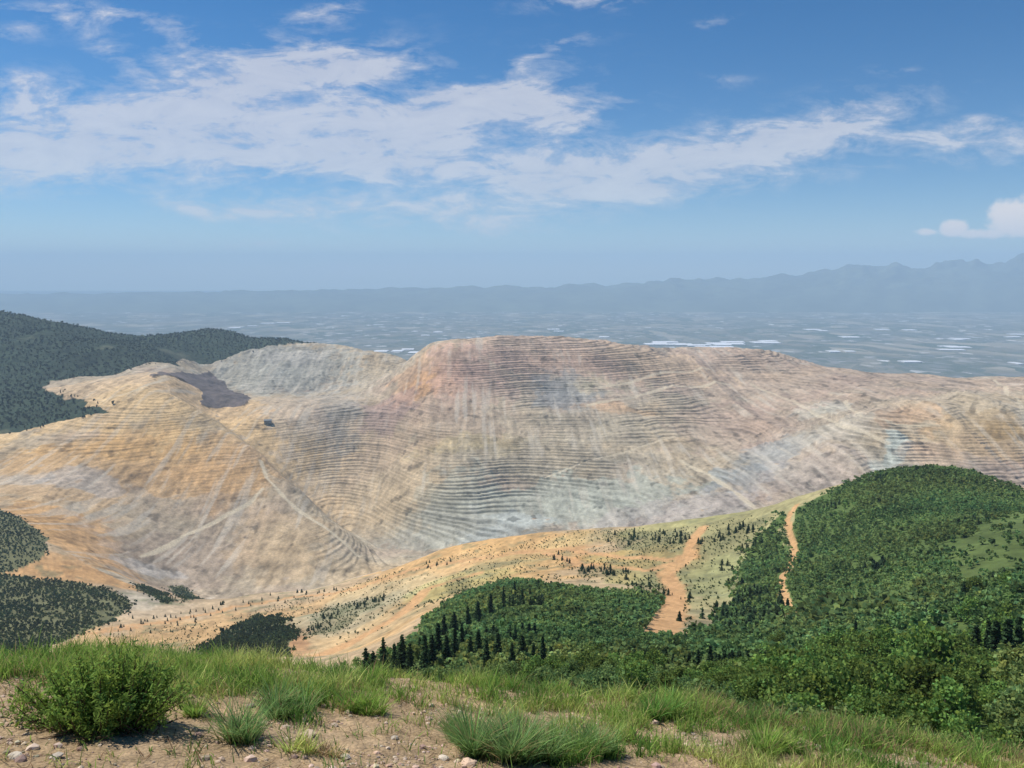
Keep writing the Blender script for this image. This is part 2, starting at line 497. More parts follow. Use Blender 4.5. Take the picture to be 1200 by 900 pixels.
RIDGE_BLOBS = [blob(*b) for b in (
    (110, 672, 80, 12, lin(204, 156, 100), .8), (300, 735, 120, 18, lin(206, 164, 108), .7), (560, 645, 110, 14, lin(204, 160, 100), .8), (740, 655, 60, 12, lin(206, 146, 94), .7),
    (480, 685, 60, 16, lin(206, 172, 124), .7), (400, 745, 60, 16, lin(206, 176, 130), .8), (170, 712, 60, 14, lin(198, 176, 146), .7), (350, 752, 14, 14, lin(178, 120, 80), .6),
    (600, 655, 40, 8, lin(176, 160, 110), .5), (760, 622, 80, 6, lin(190, 172, 120), .5), (840, 685, 34, 26, lin(170, 164, 124), .85), (850, 610, 60, 8, lin(140, 145, 92), .7), (815, 640, 8, 20, lin(206, 150, 90), .6),
    (790, 700, 14, 34, lin(204, 158, 112), .7), (440, 700, 30, 14, lin(170, 170, 140), .4), (160, 700, 30, 10, lin(176, 174, 160), .5), (400, 722, 34, 18, lin(150, 152, 130), .6), (535, 688, 24, 12, lin(160, 160, 100), .6))]

# ---- the grid
a_mid = np.linspace(-0.80, 0.80, 1180)
a_cols = np.concatenate([np.linspace(-1.15, -0.80, 60, endpoint=False), a_mid, np.linspace(0.80, 1.15, 61)[1:]])
rows = np.concatenate([np.exp(np.linspace(math.log(29), math.log(1750), 380, endpoint=False)),
                       np.exp(np.linspace(math.log(1750), math.log(2350), 90, endpoint=False)),
                       np.exp(np.linspace(math.log(2350), math.log(5200), 1250, endpoint=False)),
                       np.exp(np.linspace(math.log(5200), math.log(9400), 70))])
AA, YY = np.meshgrid(a_cols, rows)
XX = AA * YY
ZS = z_smooth(XX, YY)
nr, nc = XX.shape
wx, wy = warp(XX, YY, 90, 26)
wxs, wys = warp(XX, YY, 30, 9)
m_far = inside(wx, wy, FAR_HILL) & (YY > 2700)
m_pit = (YY > 1650) & ~m_far
# the pit side of the near ridge starts where the ground turns down into it
lip = N1(XX / 120, YY / 120, 3) * 30
ridge_y = np.interp(AA, [pix(0, 640)[0], pix(60, 650)[0], pix(150, 690)[0], pix(300, 695)[0], pix(400, 682)[0], pix(500, 652)[0], pix(700, 622)[0], pix(800, 613)[0], pix(900, 594)[0], pix(1000, 570)[0], pix(1200, 590)[0]],
                    [1960, 1800, 1640, 1590, 1540, 1520, 1540, 1500, 1350, 1250, 1200]) + lip
m_pit = (YY > ridge_y) & ~m_far
SCRUBS_L = (SCRUB_A, SCRUB_B)
m_scrub = np.zeros_like(m_pit)
for pgn in (SCRUB_A, SCRUB_B, MOUND, SMALL_1, SMALL_2):
    m_scrub |= inside(wxs, wys, pgn)
m_pit &= ~m_scrub
m_wood = inside(wxs, wys, KNOLL) | inside(wxs, wys, SLOPE) | inside(wxs, wys, HILL) | inside(wxs, wys, WEST_OF_TRACK)
m_rscrub = np.zeros_like(m_pit)
for pgn in RIDGE_SCRUB:
    m_rscrub |= inside(wxs, wys, pgn)
m_rscrub &= ~m_pit
m_dump = inside(wx, wy, DUMP)

# benches: the pit walls are cut in steps
STEP = 8.0
rd = np.full(XX.shape, 1e9)
rcol = np.zeros(XX.shape)
sub = YY > 1700
for ln, wd, k in PIT_ROADS:
    d = dist_line(XX, YY, ln)
    d = d + N2(XX / 60, YY / 60, 2) * 5
    rd = np.minimum(rd, d / wd)
    rcol = np.maximum(rcol, k * (1 - sstep(0.6, 1.1, d / wd)))
tt = ZS / STEP + N2(XX / 700, YY / 700, 2) * 1.2 + N3(XX / 60, YY / 60, 3) * 0.09
tt = tt + 0.16 * np.sin(tt * 2 * math.pi / 3.0) + 0.12 * np.sin(tt * 2 * math.pi / 7.0)
fr = tt - np.floor(tt)
stepped = np.floor(tt) + sstep(0.0, 0.20, fr) * 0.82 + 0.18 * fr
bench_amt = sstep(0.0, 120, YY - ridge_y - 60)
bench_amt *= np.clip(0.72 + N1(XX / 260 + 7, YY / 260, 4) * 1.7, 0.08, 1.25)
bench_amt *= sstep(0.8, 1.6, rd)
bench_amt *= 1 - 0.6 * np.exp(-(((XX + 1000) / 420) ** 2 + ((YY - 2900) / 900) ** 2))
bench_amt *= 1 - 0.97 * np.exp(-(((XX + 960) / 520) ** 2 + ((YY - 2080) / 600) ** 2) ** 2)
right = sstep(0.36, 0.48, XX / YY) * sstep(2300, 2500, YY) * (1 - sstep(3900, 4300, YY))
bench_amt = np.maximum(bench_amt, right * np.clip(0.8 + N1(XX / 200, YY / 200, 3) * 1.5, 0, 1.25))
bench_amt *= 1 - 0.45 * (1 - sstep(-0.36, -0.24, XX / YY)) * (1 - sstep(3200, 3500, YY))
# dumped slopes at the far left back stay plain
bench_amt *= 1 - 0.75 * np.exp(-(((XX + 1150) / 500) ** 2 + ((YY - 4400) / 500) ** 2))
bench_amt *= 1 - 0.6 * sstep(4700, 5000, YY)
bench_amt = np.where(m_far | m_scrub | m_dump, 0, bench_amt) * (YY > ridge_y)
ZZ = ZS + (stepped - tt) * STEP * bench_amt
# gullies and roughness
gul = N3(XX / 34 + YY / 500, YY / 210, 3)
ZZ = ZZ + gul * np.where(m_pit, 2.4 * (1 - 0.7 * bench_amt), 0)
ZZ = ZZ + np.where(m_dump, 1, 0) * 10 * np.clip(N1(XX / 90, YY / 90, 2) + .6, 0, 2)
ZZ = ZZ + sstep(4250, 4700, YY) * (N2(XX / 90, YY / 160, 5, 0.6) * 17 + N1(XX / 500, YY / 400, 2) * 10) * m_pit
ZZ = ZZ + N1(XX / 22, YY / 22, 3) * np.where(m_pit, 2.0, np.clip(YY * 0.0012, 0.1, 1.4))
ZZ = ZZ + np.where(m_far, np.abs(N1(XX / 420, YY / 600, 4)) * -70 + 12, 0) * sstep(3300, 4200, YY)
ZZ = ZZ + np.where(m_far, N1(XX / 26, YY / 26, 2) * 5, 0)
for ln, wd in TRACKS:
    d = dist_line(XX, YY, ln)
    ZZ = ZZ - (1 - sstep(0.7, 1.6, d / wd)) * 0.6

# colours
n_big = N1(XX / 330 + 2, YY / 330, 4)[..., None]
n_mid = N2(XX / 70, YY / 110, 4)
n_fine = N3(XX / 13, YY / 20, 3)[..., None]
streak = N2(XX / 16 + YY / 300, YY / 190, 3)[..., None]
COL = np.empty(XX.shape + (3,))
pc = BEIGE * np.ones_like(COL)
pc = pc + (PINK - BEIGE) * np.clip(n_big * 1.3, 0, 1) + (TAN - BEIGE) * np.clip(-n_big * 1.3, 0, 1)
pc = apply_blobs(pc, *warp(XX, YY, 120, 50), PIT_BLOBS, n_mid + 0.5 * N3(XX / 24, YY / 40, 2))
n_band = N1(XX / 260, ZS / 9.0 + n_mid * 0.6, 3)[..., None]
pc = pc * (0.93 + 0.24 * n_mid[..., None] + 0.34 * n_fine + 0.30 * streak * (1 - 0.5 * bench_amt[..., None]) + 0.26 * n_band)
# bench faces darkened: their shade is painted into the rock colour
face_shade = (sstep(0.0, 0.08, fr) * (1 - sstep(0.30, 0.42, fr)) * bench_amt * np.clip(0.75 + N2(XX / 90 + 4, YY / 90, 3) * 1.2, 0.1, 1))[..., None]
pc = pc * (1 - 0.28 * face_shade)
spk = np.clip(N2(XX / 38 + 9, YY / 60, 3) * 2.6 - 1.15, 0, 0.45)[..., None]
pc = pc * (1 - spk)
lum = pc.mean(-1, keepdims=True)
pc = lum + (pc - lum) * 1.02
scree = np.clip(N1(XX / 20 + YY / 420 + 3, YY / 330, 3) * 2.4 - 0.55, 0, 0.5)[..., None] * np.clip(1 - 0.85 * bench_amt[..., None], 0.1, 1)
pc = pc * (1 - scree) + lin(196, 186, 168) * scree
pc = pc * (1 - 0.8 * rcol[..., None]) + lin(202, 188, 160) * 0.8 * rcol[..., None]
rc = lin(192, 168, 134) * np.ones_like(COL) * (1 + 0.25 * n_big)
rc = apply_blobs(rc, *warp(XX, YY, 40, 14), RIDGE_BLOBS, n_mid)
nz = N1(XX / 28, YY / 28, 4)
gk = np.clip(nz * 2.4 + N3(XX / 140, YY / 140, 2) * 0.9 - 0.45, 0, 0.6)[..., None]
rc = rc * (1 - gk) + lin(120, 122, 92) * gk
tk = np.zeros(XX.shape)
for ln, wd in TRACKS:
    d = dist_line(XX, YY, ln) + N2(XX / 14, YY / 14, 2) * 2
    tk = np.maximum(tk, 1 - sstep(0.75, 1.25, d / wd))
rc = rc * 0.86 * (1 + 0.34 * n_mid[..., None] + 0.34 * n_fine + 0.25 * N1(XX / 6, YY / 9, 3)[..., None] + 0.2 * n_big)
rut = 1 - 0.12 * (N2(XX / 3, YY / 5, 2) > 0.1)[..., None]
rc = rc * (1 - 0.85 * tk[..., None]) + 0.85 * rut * lin(198, 154, 108) * (1 + 0.2 * n_fine) * tk[..., None]
COL = np.where(m_pit[..., None], pc, rc)
wood = lin(84, 102, 54) * (1 + 0.25 * n_mid[..., None] + 0.2 * n_fine)
wm = (m_wood & ~(tk > 0.4) & ~m_pit)[..., None]
COL = np.where(wm, wood, COL)
gm = (inside(wxs, wys, GRASSY) & m_wood)[..., None]
COL = np.where(gm, lin(92, 108, 58) * (1 + 0.35 * n_mid[..., None] + 0.35 * n_fine), COL)
scr = lin(104, 104, 72) * (1 + 0.3 * n_mid[..., None] + 0.2 * n_fine)
COL = np.where(m_scrub[..., None], scr, COL)
COL = np.where(m_rscrub[..., None], COL * 0.55 + scr * 0.45, COL)
fh = lin(48, 62, 44) * (1 + 0.35 * n_mid[..., None] + 0.25 * n_fine)
cl = np.clip(N3(XX / 150, YY / 300, 4) * 3 - 1.5, 0, 0.5)[..., None]
fh = fh * (1 - cl) + lin(104, 104, 80) * cl
COL = np.where(m_far[..., None], fh, COL)
dump_c = lin(102, 92, 88) * (1 + 0.35 * n_fine + 0.35 * streak + 0.4 * n_mid[..., None])
COL = np.where(m_dump[..., None], dump_c, COL)
COL = np.clip(COL, 0.01, 0.8)


# ------------------------------------------------------------------ materials
def new_mat(name):
    m = bpy.data.materials.new(name)
    m.use_nodes = True
    m.node_tree.nodes.clear()
    return m, NT(m.node_tree)


def rock_mat(name, scale, bump, rough=0.95, tint=0.25):
    m, t = new_mat(name)
    at = t.n('ShaderNodeAttribute', attribute_name='rock')
    g = t.n('ShaderNodeNewGeometry')
    nz = t.noise(g.outputs['Position'], scale, 8, 0.65)
    f = t.ramp(nz, [(0.25, 1 - tint), (0.75, 1 + tint)])
    c = t.mix(1.0, at.outputs['Color'], f, 'MULTIPLY')
    b = t.n('ShaderNodeBsdfPrincipled')
    t.put(b.inputs['Base Color'], c)
    b.inputs['Roughness'].default_value = rough
    b.inputs['Specular IOR Level'].default_value = 0.15
    bp = t.n('ShaderNodeBump')
    bp.inputs['Strength'].default_value = 0.6
    bp.inputs['Distance'].default_value = bump
    t.put(bp.inputs['Height'], nz)
    t.put(b.inputs['Normal'], bp.outputs[0])
    o = t.n('ShaderNodeOutputMaterial')
    t.nt.links.new(b.outputs[0], o.inputs[0])
    return m


def leaf_mat(name, base, var=0.5, attr=None, trans=0.3):
    m, t = new_mat(name)
    oi = t.n('ShaderNodeObjectInfo')
    at = t.n('ShaderNodeAttribute', attribute_name='leaf')
    c = t.mix(1.0, tuple(base) + (1,), at.outputs['Color'], 'MULTIPLY')
    hsn = t.n('ShaderNodeHueSaturation')
    t.put(hsn.inputs['Color'], c)
    t.put(hsn.inputs['Hue'], t.m('MULTIPLY_ADD', oi.outputs['Random'], 0.05 * var, 0.5 - 0.025 * var))
    t.put(hsn.inputs['Value'], t.m('MULTIPLY_ADD', oi.outputs['Random'], var, 1 - var / 2))
    d = t.n('ShaderNodeBsdfDiffuse')
    t.put(d.inputs['Color'], hsn.outputs[0])
    tr = t.n('ShaderNodeBsdfTranslucent')
    t.put(tr.inputs['Color'], hsn.outputs[0])
    mx = t.n('ShaderNodeMixShader')
    mx.inputs[0].default_value = trans
    t.nt.links.new(d.outputs[0], mx.inputs[1])
    t.nt.links.new(tr.outputs[0], mx.inputs[2])
    o = t.n('ShaderNodeOutputMaterial')
    t.nt.links.new(mx.outputs[0], o.inputs[0])
    return m


def plain_mat(name, c, rough=0.9, nscale=None, amt=0.3):
    m, t = new_mat(name)
    b = t.n('ShaderNodeBsdfPrincipled')
    b.inputs['Roughness'].default_value = rough
    if nscale:
        g = t.n('ShaderNodeTexCoord')
        f = t.ramp(t.noise(g.outputs['Object'], nscale, 5), [(0.3, 1 - amt), (0.7, 1 + amt)])
        t.put(b.inputs['Base Color'], t.mix(1.0, tuple(c) + (1,), f, 'MULTIPLY'))
    else:
        b.inputs['Base Color'].default_value = tuple(c) + (1,)
    o = t.n('ShaderNodeOutputMaterial')
    t.nt.links.new(b.outputs[0], o.inputs[0])
    return m


def make_mesh(name, verts, faces, mat, attr=None, attr_name='rock', smooth=True):
    """verts (n,3), faces (m,3|4) int array; attr (n,3) linear colour per vertex"""
    me = bpy.data.meshes.new(name)
    faces = np.asarray(faces, dtype=np.int32)
    k = faces.shape[1]
    me.vertices.add(len(verts))
    me.vertices.foreach_set('co', np.asarray(verts, dtype=np.float32).ravel())
    me.loops.add(faces.size)
    me.loops.foreach_set('vertex_index', faces.ravel())
    me.polygons.add(len(faces))
    me.polygons.foreach_set('loop_start', np.arange(0, faces.size, k, dtype=np.int32))
    me.polygons.foreach_set('loop_total', np.full(len(faces), k, dtype=np.int32))
    me.polygons.foreach_set('use_smooth', np.full(len(faces), smooth, dtype=bool))
    me.update(calc_edges=True)
    if attr is not None:
        a = me.color_attributes.new(attr_name, 'FLOAT_COLOR', 'POINT')
        c4 = np.ones((len(verts), 4), np.float32)
        c4[:, :3] = attr
        a.data.foreach_set('color', c4.ravel())
    me.materials.append(mat)
    return me


def link(name, me, parent=None, loc=None):
    o = bpy.data.objects.new(name, me)
    C.objects.link(o)
    if parent is not None:
        o.parent = parent
    if loc is not None:
        o.location = loc
    return o


def tag(o, label, cat, group=None, kind=None):
    if kind:
        o['kind'] = kind
    if label:
        o['label'] = label
    if cat:
        o['category'] = cat
    if group:
        o['group'] = group
    return o


def grid_faces(nr, nc):
    i = np.arange(nr * nc).reshape(nr, nc)
    return np.stack([i[:-1, :-1], i[:-1, 1:], i[1:, 1:], i[1:, :-1]], -1)


def submesh(name, mask, mat):
    """the faces of the terrain whose first corner is in the mask"""
    f = grid_faces(nr, nc)[mask[:-1, :-1]]
    V = np.stack([XX, YY, ZZ], -1).reshape(-1, 3)
    used = np.zeros(len(V), bool)
    used[f.ravel()] = True
    idx = np.cumsum(used) - 1
    me = make_mesh(name, V[used], idx[f], mat, COL.reshape(-1, 3)[used])
    return link(name, me)


M_PIT = rock_mat('quarried rock', 0.16, 1.4, tint=0.32)
M_HILLSIDE = rock_mat('dry soil and scrub ground', 0.15, 0.8)
M_FAR = rock_mat('wooded far slopes', 0.05, 8.0, tint=0.45)
tag(submesh('mine_pit', m_pit, M_PIT), 'terraced open pit mine with beige, grey and orange rock benches', None, None, 'structure')
tag(submesh('hillside', ~m_pit & ~m_far, M_HILLSIDE), 'tan hillside and ridge with dirt tracks between the grass and the pit', None, None, 'structure')
tag(submesh('hills', m_far, M_FAR), 'dark wooded hills behind the mine', None, None, 'structure')


def ground_z(x, y):
    """height of the built terrain (bilinear over the grid)"""
    x = np.asarray(x, float)
    y = np.asarray(y, float)
    a = x / y
    j = np.clip(np.searchsorted(rows, y) - 1, 0, nr - 2)
    i = np.clip(np.searchsorted(a_cols, a) - 1, 0, nc - 2)
    fy = (y - rows[j]) / (rows[j + 1] - rows[j])
    fx = (a - a_cols[i]) / (a_cols[i + 1] - a_cols[i])
    return (ZZ[j, i] * (1 - fx) + ZZ[j, i + 1] * fx) * (1 - fy) + (ZZ[j + 1, i] * (1 - fx) + ZZ[j + 1, i + 1] * fx) * fy


# ------------------------------------------------------------------ foreground slope
PP, QQ, H0 = 0.301, 0.131, 1.6
CR_U = [-400, 0, 200, 400, 500, 600, 700, 800, 900, 1000, 1100, 1200, 1600]
CR_V = [760, 772, 775, 788, 796, 806, 817, 828, 843, 858, 874, 889, 941]
cr = [pix(u, v) for u, v in zip(CR_U, CR_V)]
cr_a = np.array([c[0] for c in cr])
cr_y = np.array([H0 / max(-c[1] - PP - QQ * c[0], 0.12) for c in cr])


def fore_z(x, y):
    a = x / np.maximum(y, 0.3)
    yc = np.interp(a, cr_a, cr_y)
    z = -H0 - PP * y - QQ * x
    d = y - yc
    d = d - 0.25
    z = z - 0.62 * 0.5 * (d + np.sqrt(d * d + 0.05))
    z = z + N1(x / 1.3, y / 1.3, 3) * 0.05 + N2(x / 0.25, y / 0.25, 4) * 0.026
    return z


fa = np.linspace(-1.6, 1.6, 900)
fy = np.exp(np.linspace(math.log(0.6), math.log(34), 620))
FA, FY = np.meshgrid(fa, fy)
FX = FA * FY
FZ = fore_z(FX, FY)
b1 = N3(FX / 0.9, FY / 0.9, 4)
b2 = N1(FX / 0.12, FY / 0.12, 3)
gc = lin(170, 146, 114)[None, None] * (1 + 0.25 * b1[..., None] + 0.3 * b2[..., None])
gr_ = np.clip(b1 * 1.5 + 0.1, 0, 0.5)[..., None]
gc = gc * (1 - gr_) + lin(150, 132, 108) * gr_
gc = np.clip(gc, 0.02, 0.7)
M_SOIL, t = new_mat('stony soil')
at = t.n('ShaderNodeAttribute', attribute_name='rock')
g = t.n('ShaderNodeNewGeometry')
n1 = t.noise(g.outputs['Position'], 9, 8, 0.7)
n2 = t.noise(g.outputs['Position'], 60, 5, 0.7)
vor = t.n('ShaderNodeTexVoronoi')
t.put(vor.inputs['Vector'], g.outputs['Position'])
vor.inputs['Scale'].default_value = 38
hgt = t.m('ADD', t.m('MULTIPLY', n1, 0.6), t.m('ADD', t.m('MULTIPLY', n2, 0.25), t.m('MULTIPLY', vor.outputs['Distance'], -0.35)))
f = t.ramp(t.m('ADD', t.m('MULTIPLY', n1, .5), t.m('MULTIPLY', n2, .5)), [(0.32, (0.45, 0.41, 0.37)), (0.5, (1, 1, 1)), (0.68, (1.5, 1.46, 1.42))])
b = t.n('ShaderNodeBsdfPrincipled')
t.put(b.inputs['Base Color'], t.mix(1.0, at.outputs['Color'], f, 'MULTIPLY'))
b.inputs['Roughness'].default_value = 0.95
b.inputs['Specular IOR Level'].default_value = 0.2
bp = t.n('ShaderNodeBump')
bp.inputs['Strength'].default_value = 0.9
bp.inputs['Distance'].default_value = 0.03
t.put(bp.inputs['Height'], hgt)
t.put(b.inputs['Normal'], bp.outputs[0])
o = t.n('ShaderNodeOutputMaterial')
t.nt.links.new(b.outputs[0], o.inputs[0])
me = make_mesh('ground', np.stack([FX, FY, FZ], -1).reshape(-1, 3), grid_faces(*FX.shape).reshape(-1, 4), M_SOIL, gc.reshape(-1, 3))
tag(link('ground', me), 'stony tan soil of the near slope', None, None, 'structure')


def fore_hit(u, v):
    a, e = pix(u, v)
    Y = np.linspace(1.2, 20, 3000)
    z = fore_z(a * Y, Y)
    k = np.nonzero(z >= e * Y)[0]
    return (a * Y[k[0]], Y[k[0]]) if len(k) else (a * 8, 8.0)


# ------------------------------------------------------------------ valley, mountains
M_VAL, t = new_mat('valley floor of fields and suburbs')
g = t.n('ShaderNodeNewGeometry')
pos = g.outputs['Position']
v1 = t.n('ShaderNodeTexVoronoi')
t.put(v1.inputs['Vector'], t.mapping(pos, (1 / 520, 1 / 900, 1)))
v1.inputs['Scale'].default_value = 1.0
v2 = t.n('ShaderNodeTexVoronoi')
t.put(v2.inputs['Vector'], t.mapping(pos, (1 / 150, 1 / 230, 1)))
v2.inputs['Scale'].default_value = 1.0
big = t.noise(t.mapping(pos, (1 / 9000, 1 / 7000, 1)), 1.0, 5, 0.6)
s1 = t.n('ShaderNodeSeparateColor')
t.put(s1.inputs[0], v1.outputs['Color'])
s2 = t.n('ShaderNodeSeparateColor')
t.put(s2.inputs[0], v2.outputs['Color'])
base = t.ramp(s1.outputs[0], [(0.0, (0.06, 0.085, 0.05)), (0.35, (0.10, 0.11, 0.07)), (0.65, (0.17, 0.155, 0.11)), (0.9, (0.30, 0.27, 0.2))])
town = t.ramp(s2.outputs[0], [(0.0, (0.07, 0.09, 0.06)), (0.5, (0.12, 0.13, 0.11)), (0.90, (0.20, 0.20, 0.19)), (0.95, (0.42, 0.42, 0.40)), (1.0, (0.75, 0.75, 0.75))])
c = t.mix(t.m('MULTIPLY', t.ramp(big, [(0.40, 0.0), (0.52, 0.9)]), t.ramp(t.noise(t.mapping(pos, (1 / 2200, 1 / 3000, 1)), 1.0, 4, 0.6), [(0.4, 0.25), (0.6, 1.0)])), base, town)
d = t.n('ShaderNodeBsdfDiffuse')
t.put(d.inputs['Color'], c)
o = t.n('ShaderNodeOutputMaterial')
t.nt.links.new(d.outputs[0], o.inputs[0])
vx = np.linspace(-52000, 52000, 90)
vy = np.linspace(-300, 61000, 90)
VX, VY = np.meshgrid(vx, vy)
VZ = np.full_like(VX, ZFLOOR) + N1(VX / 9000, VY / 9000, 3) * 12
tag(link('valley_floor', make_mesh('valley_floor', np.stack([VX, VY, VZ], -1).reshape(-1, 3), grid_faces(*VX.shape).reshape(-1, 4), M_VAL)),
    'hazy flat valley of fields and suburbs', None, None, 'structure')

MY0, MY1 = 29000.0, 42000.0
ma = np.linspace(-0.95, 0.95, 520)
mw = np.linspace(0, 1, 130)
MA, MW = np.meshgrid(ma, mw)
MYY = MY0 + (MY1 - MY0) * MW
top_u = [-400, 0, 200, 400, 520, 620, 700, 760, 820, 880, 940, 980, 1020, 1060, 1110, 1150, 1200, 1300, 1600]
top_v = [343, 343, 341, 338, 335, 333, 331, 328, 323, 322, 318, 311, 309, 306, 305, 301, 294, 290, 300]
te = np.interp(MA, [pix(u, v)[0] for u, v in zip(top_u, top_v)], [pix(u, v)[1] for u, v in zip(top_u, top_v)])
ztop = te * (MY0 + 0.55 * (MY1 - MY0))
prof = np.clip(1 - np.abs(MW - 0.55) / 0.55, 0, 1) ** 0.85
prof = np.where(MW > 0.55, np.clip(1 - (MW - 0.55) / 0.6, 0, 1), prof)
rg = 1 - np.abs(N1(MA * 22, MYY / 3200, 5, 0.55)) * 1.5
MZ = ZFLOOR - 20 + (ztop - ZFLOOR) * prof * (0.78 + 0.22 * rg) + N2(MA * 60, MYY / 900, 4) * 90 * prof
MX = MA * MYY
mc = lin(92, 98, 78)[None, None] * (1 + 0.4 * N3(MA * 40, MYY / 2000, 4)[..., None])
M_MTN = rock_mat('bare mountain rock', 0.002, 60.0, tint=0.3)
me = make_mesh('mountains', np.stack([MX, MYY, MZ], -1).reshape(-1, 3), grid_faces(*MX.shape).reshape(-1, 4), M_MTN, np.clip(mc, 0.02, .6).reshape(-1, 3))
tag(link('mountains', me), 'blue hazy mountain range across the valley', None, None, 'structure')

# ------------------------------------------------------------------ haze: one closed box of thin air
M_HAZE, t = new_mat('thin summer haze')
pv = t.n('ShaderNodeVolumePrincipled')
pv.inputs['Color'].default_value = (0.55, 0.77, 1.0, 1)
pv.inputs['Density'].default_value = 4.0e-5
pv.inputs['Anisotropy'].default_value = 0.0
o = t.n('ShaderNodeOutputMaterial')
t.nt.links.new(pv.outputs[0], o.inputs['Volume'])
hx, hy0, hy1, hz0, hz1 = 54000, -900, 62000, ZFLOOR - 90, 1250
hv = [(sx * hx, y, z) for z in (hz0, hz1) for (sx, y) in ((-1, hy0), (1, hy0), (1, hy1), (-1, hy1))]
hf = [(0, 3, 2, 1), (4, 5, 6, 7), (0, 1, 5, 4), (1, 2, 6, 5), (2, 3, 7, 6), (3, 0, 4, 7)]
tag(link('haze', make_mesh('haze', np.array(hv), np.array(hf), M_HAZE, smooth=False)), 'pale blue haze over the valley', None, None, 'stuff')

# ------------------------------------------------------------------ foliage builders (numpy)
def cards(cen, size, col, rg, flat=0.0, aspect=1.0):
    """one small randomly turned quad per centre"""
    n = len(cen)
    d1 = rg.normal(size=(n, 3))
    d1[:, 2] *= (1 - flat)
    d1 /= np.linalg.norm(d1, axis=1)[:, None]
    d2 = np.cross(d1, rg.normal(size=(n, 3)))
    d2 /= np.linalg.norm(d2, axis=1)[:, None] + 1e-9
    s = (size * rg.uniform(0.6, 1.35, n))[:, None] * 0.5
    a_, b_ = d1 * s, d2 * s * aspect
    V = np.stack([cen - a_ - b_ * .6, cen + a_ * .8 - b_, cen + a_ + b_ * .7, cen - a_ * .7 + b_], 1).reshape(-1, 3)
    return V, np.arange(4 * n).reshape(-1, 4), np.repeat(col, 4, 0)


def tube(pts, rad, k=6):
    V, Fc = [], []
    pts = [np.array(p, float) for p in pts]
    for i, p in enumerate(pts):
        d = pts[min(i + 1, len(pts) - 1)] - pts[max(i - 1, 0)]
        d /= np.linalg.norm(d) + 1e-9
        u_ = np.cross(d, [0.3, 0.9, 0.2])
        u_ /= np.linalg.norm(u_)
        w_ = np.cross(d, u_)
        for j in range(k):
            an = 2 * math.pi * j / k
            V.append(p + (u_ * math.cos(an) + w_ * math.sin(an)) * rad[i])
    for i in range(len(pts) - 1):
        for j in range(k):
            Fc.append((i * k + j, i * k + (j + 1) % k, (i + 1) * k + (j + 1) % k, (i + 1) * k + j))
    return np.array(V), np.array(Fc)


def merge(parts):
    V, Fc, A_ = [], [], []
    o_ = 0
    for v, f, c in parts:
        V.append(v)
        Fc.append(np.asarray(f) + o_)
        A_.append(c)
        o_ += len(v)
    return np.concatenate(V), np.concatenate(Fc), np.concatenate(A_)


def leafy_crown(seed, n_leaf, leaf, clumps=14, wide=0.42):
    """crown of a tree 1 unit tall, made of leaf clumps at the ends of limbs"""
    rg = np.random.default_rng(seed)
    cs, rs = [], []
    for k in range(clumps):
        h = rg.uniform(0.30, 0.92)
        rr = wide * math.sin(math.pi * min(max((h - 0.10) / 0.95, 0.05), 0.97)) * rg.uniform(0.25, 0.85)
        an = rg.uniform(0, 6.283)
        cs.append((rr * math.cos(an), rr * math.sin(an), h))
        rs.append(rg.uniform(0.10, 0.19))
    cs = np.array(cs)
    rs = np.array(rs)
    k = rg.integers(0, clumps, n_leaf)
    d = rg.normal(size=(n_leaf, 3))
    d /= np.linalg.norm(d, axis=1)[:, None]
    r = rg.uniform(0.35, 1.0, n_leaf) ** 0.5 * rs[k]
    p = cs[k] + d * r[:, None] * [1, 1, 0.85]
    tone = (0.75 + 0.5 * rg.random(clumps))[k] * rg.uniform(0.7, 1.3, n_leaf)
    hue = rg.normal(0, 0.10, n_leaf)
    col = np.stack([tone * (1 + hue), tone, tone * (1 - hue)], 1)
    return cards(p, leaf, col, rg) + (cs, rs)


def conifer_crown(seed, tiers, per, leaf, wide=0.19, lift=0.08):
    rg = np.random.default_rng(seed)
    P, T = [], []
    for i in range(tiers):
        h = lift + (0.985 - lift) * (i + rg.uniform(-.3, .3)) / tiers
        L = wide * (1 - h) ** 0.85 * rg.uniform(0.8, 1.15) + 0.008
        off = rg.uniform(0, 6.28)
        nb = max(4, int(9 * (1 - h) + 4))
        for b_ in range(nb):
            an = off + 6.283 * b_ / nb + rg.normal(0, .2)
            Lb = L * rg.uniform(0.6, 1.15)
            for q_ in np.linspace(0.18, 1, per):
                z = h - 0.10 * q_ * Lb / wide * 0.6 + rg.normal(0, .004)
                P.append((math.cos(an) * Lb * q_ + rg.normal(0, .006), math.sin(an) * Lb * q_ + rg.normal(0, .006), z))
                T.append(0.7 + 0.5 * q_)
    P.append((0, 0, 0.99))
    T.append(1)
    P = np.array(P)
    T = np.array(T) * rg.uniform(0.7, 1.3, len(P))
    col = np.stack([T, T, T], 1)
    return cards(P, leaf, col, rg, flat=0.55, aspect=0.8)


M_LEAF = leaf_mat('green leaves', lin(112, 136, 70), 0.6, trans=0.4)
M_LEAF_MASS = leaf_mat('woodland leaves', lin(124, 146, 88), 0.0, trans=0.4)
M_NEEDLE = leaf_mat('dark needles', lin(56, 76, 50), 0.4, trans=0.2)
M_SCRUB = leaf_mat('scrub oak leaves', lin(76, 90, 58), 0.0, trans=0.25)
M_BARK = plain_mat('grey bark', lin(120, 108, 92), 0.95, 9, 0.35)
M_TWIG = plain_mat('brown twigs', lin(96, 74, 56), 0.95)


def base_thing(name, loc, s=1.0, rz=0.0):
    o_ = bpy.data.objects.new(name, None)
    C.objects.link(o_)
    o_.empty_display_size = 0.3
    o_.location = loc
    o_.scale = (s, s, s)
    o_.rotation_euler = (0, 0, rz)
    return o_


